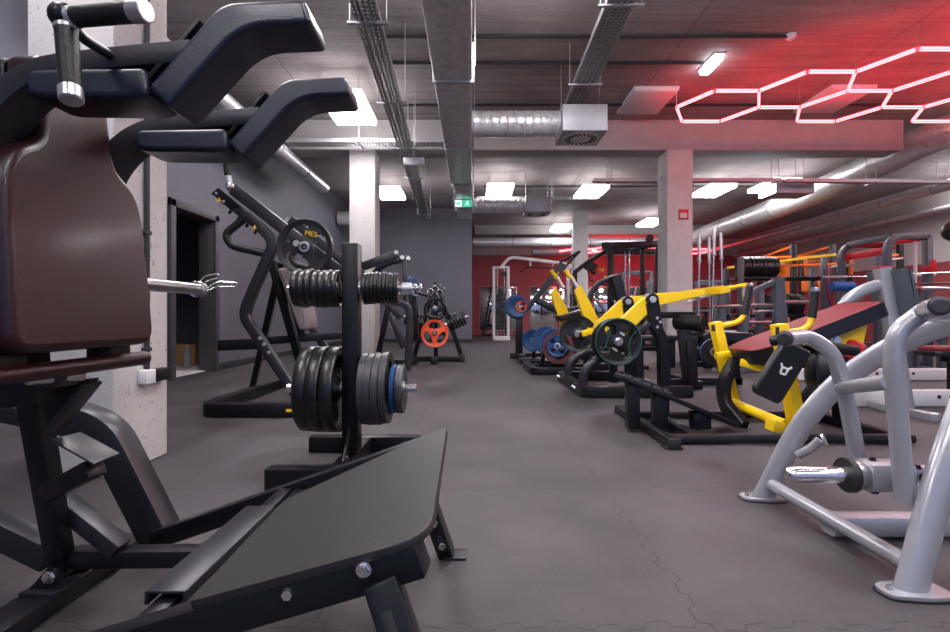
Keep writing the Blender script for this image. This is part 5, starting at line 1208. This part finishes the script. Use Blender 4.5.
# ================================================================ RIGHT EDGE: white bench frames, red seat
t = thing('flat_bench', 'red and black bench seat at the right edge beyond the silver machine', 'bench', (5.0, 4.95, 0))
MB().slab(rounded([(4.55, 4.78), (5.6, 4.78), (5.6, 5.1), (4.55, 5.1)], .09, 6), (0, 0, .40), X, Y, .055, .015).build('seat_base', 'vinyl', t, 60)
MB().slab(rounded([(4.56, 4.79), (5.6, 4.79), (5.6, 5.09), (4.56, 5.09)], .09, 6), (0, 0, .448), X, Y, .05, .018).build('seat_pad', 'redvinyl', t, 60)
pbar(t, 'seat_beam', 'black', (4.75, 4.94, .37), (5.6, 4.94, .37), .08, .06)
for x in (4.85, 5.5): pbar(t, 'leg', 'black', (x, 4.94, .36), (x, 4.94, .02), .07, .07, up=X); pbar(t, 'foot', 'black', (x, 4.75, .02), (x, 5.13, .02), .07, .04)
for (x0, x1, y, lab) in ((3.3, 6.2, 4.35, 'long white floor beam with bolts, nearer one at the right edge'), (3.75, 7.6, 6.1, 'long pale floor beam farther back at the right edge')):
    t = thing('floor_beam', lab, 'floor beam', ((x0+x1)/2, y, 0), 'pale floor beams')
    pbar(t, 'beam', 'white', (x0, y, .075), (x1, y, .075), .10, .14, bev=.01)
    for k in range(4): MB().bolt((x0+.8+.45*k, y-.05, .09), -Y, .014).build('bolt', 'black', t)
t = thing('weight_bench', 'dark blue framed bench at the right edge above the pale beam', 'bench', (6.9, 7.3, 0))
pbar(t, 'top', 'rackgrey', (6.4, 7.3, .60), (7.6, 7.3, .60), .3, .10, bev=.01)
for x in (6.5, 7.0, 7.5): pbar(t, 'leg', 'rackgrey', (x, 7.3, .57), (x, 7.3, .0), .09, .09, up=Y)
t = thing('red_floor_frame', 'red low floor frame beneath the power racks', 'frame', (7.0, 8.6, 0))
pbar(t, 'beam', 'red', (6.2, 8.6, .05), (7.5, 8.6, .05), .1, .08); pbar(t, 'post', 'red', (6.35, 8.62, .08), (6.35, 8.62, .42), .08, .08, up=Y); pbar(t, 'bracket', 'red', (6.25, 8.6, .42), (6.6, 8.6, .44), .08, .06)
t = thing('punch_ball', 'round black ball shape cut by the right picture edge', 'ball', A(952, 233, 6.0))
MB().sphere(A(955, 231, 6.0), .13, n=24).build('ball', 'vinyl', t); pcyl(t, 'chain', 'chrome', A(955, 222, 6.0), V((*A(955, 222, 6.0).xy, 4.095)), .008, n=8)
# ================================================================ CAMERA, LIGHT, VIEW
cam = bpy.data.cameras.new('camera'); co = bpy.data.objects.new('camera', cam); C.objects.link(co)
co.location = (0, 0, CH); co.rotation_euler = (PI/2, 0, 0)
cam.sensor_fit = 'HORIZONTAL'; cam.sensor_width = 36; cam.lens = 36*FPX/950
cam.shift_x = (475-VX)/950; cam.shift_y = (VY-316)/950; cam.clip_start = .05
sc = bpy.context.scene; sc.camera = co
wd = bpy.data.worlds.new('world'); sc.world = wd; wd.use_nodes = True
bg = wd.node_tree.nodes['Background']; bg.inputs[0].default_value = (.46, .58, 1.0, 1); bg.inputs[1].default_value = .65
sc.view_settings.view_transform = 'Standard'; sc.view_settings.look = 'None'; sc.view_settings.exposure = .2; sc.view_settings.gamma = 1
sc.view_settings.use_curve_mapping = False
try:
    sc.cycles.use_denoising = True; sc.cycles.sample_clamp_indirect = 6; sc.cycles.max_bounces = 8
except Exception: pass
for o in list(C.objects):
    if '_o' in o: del o['_o']
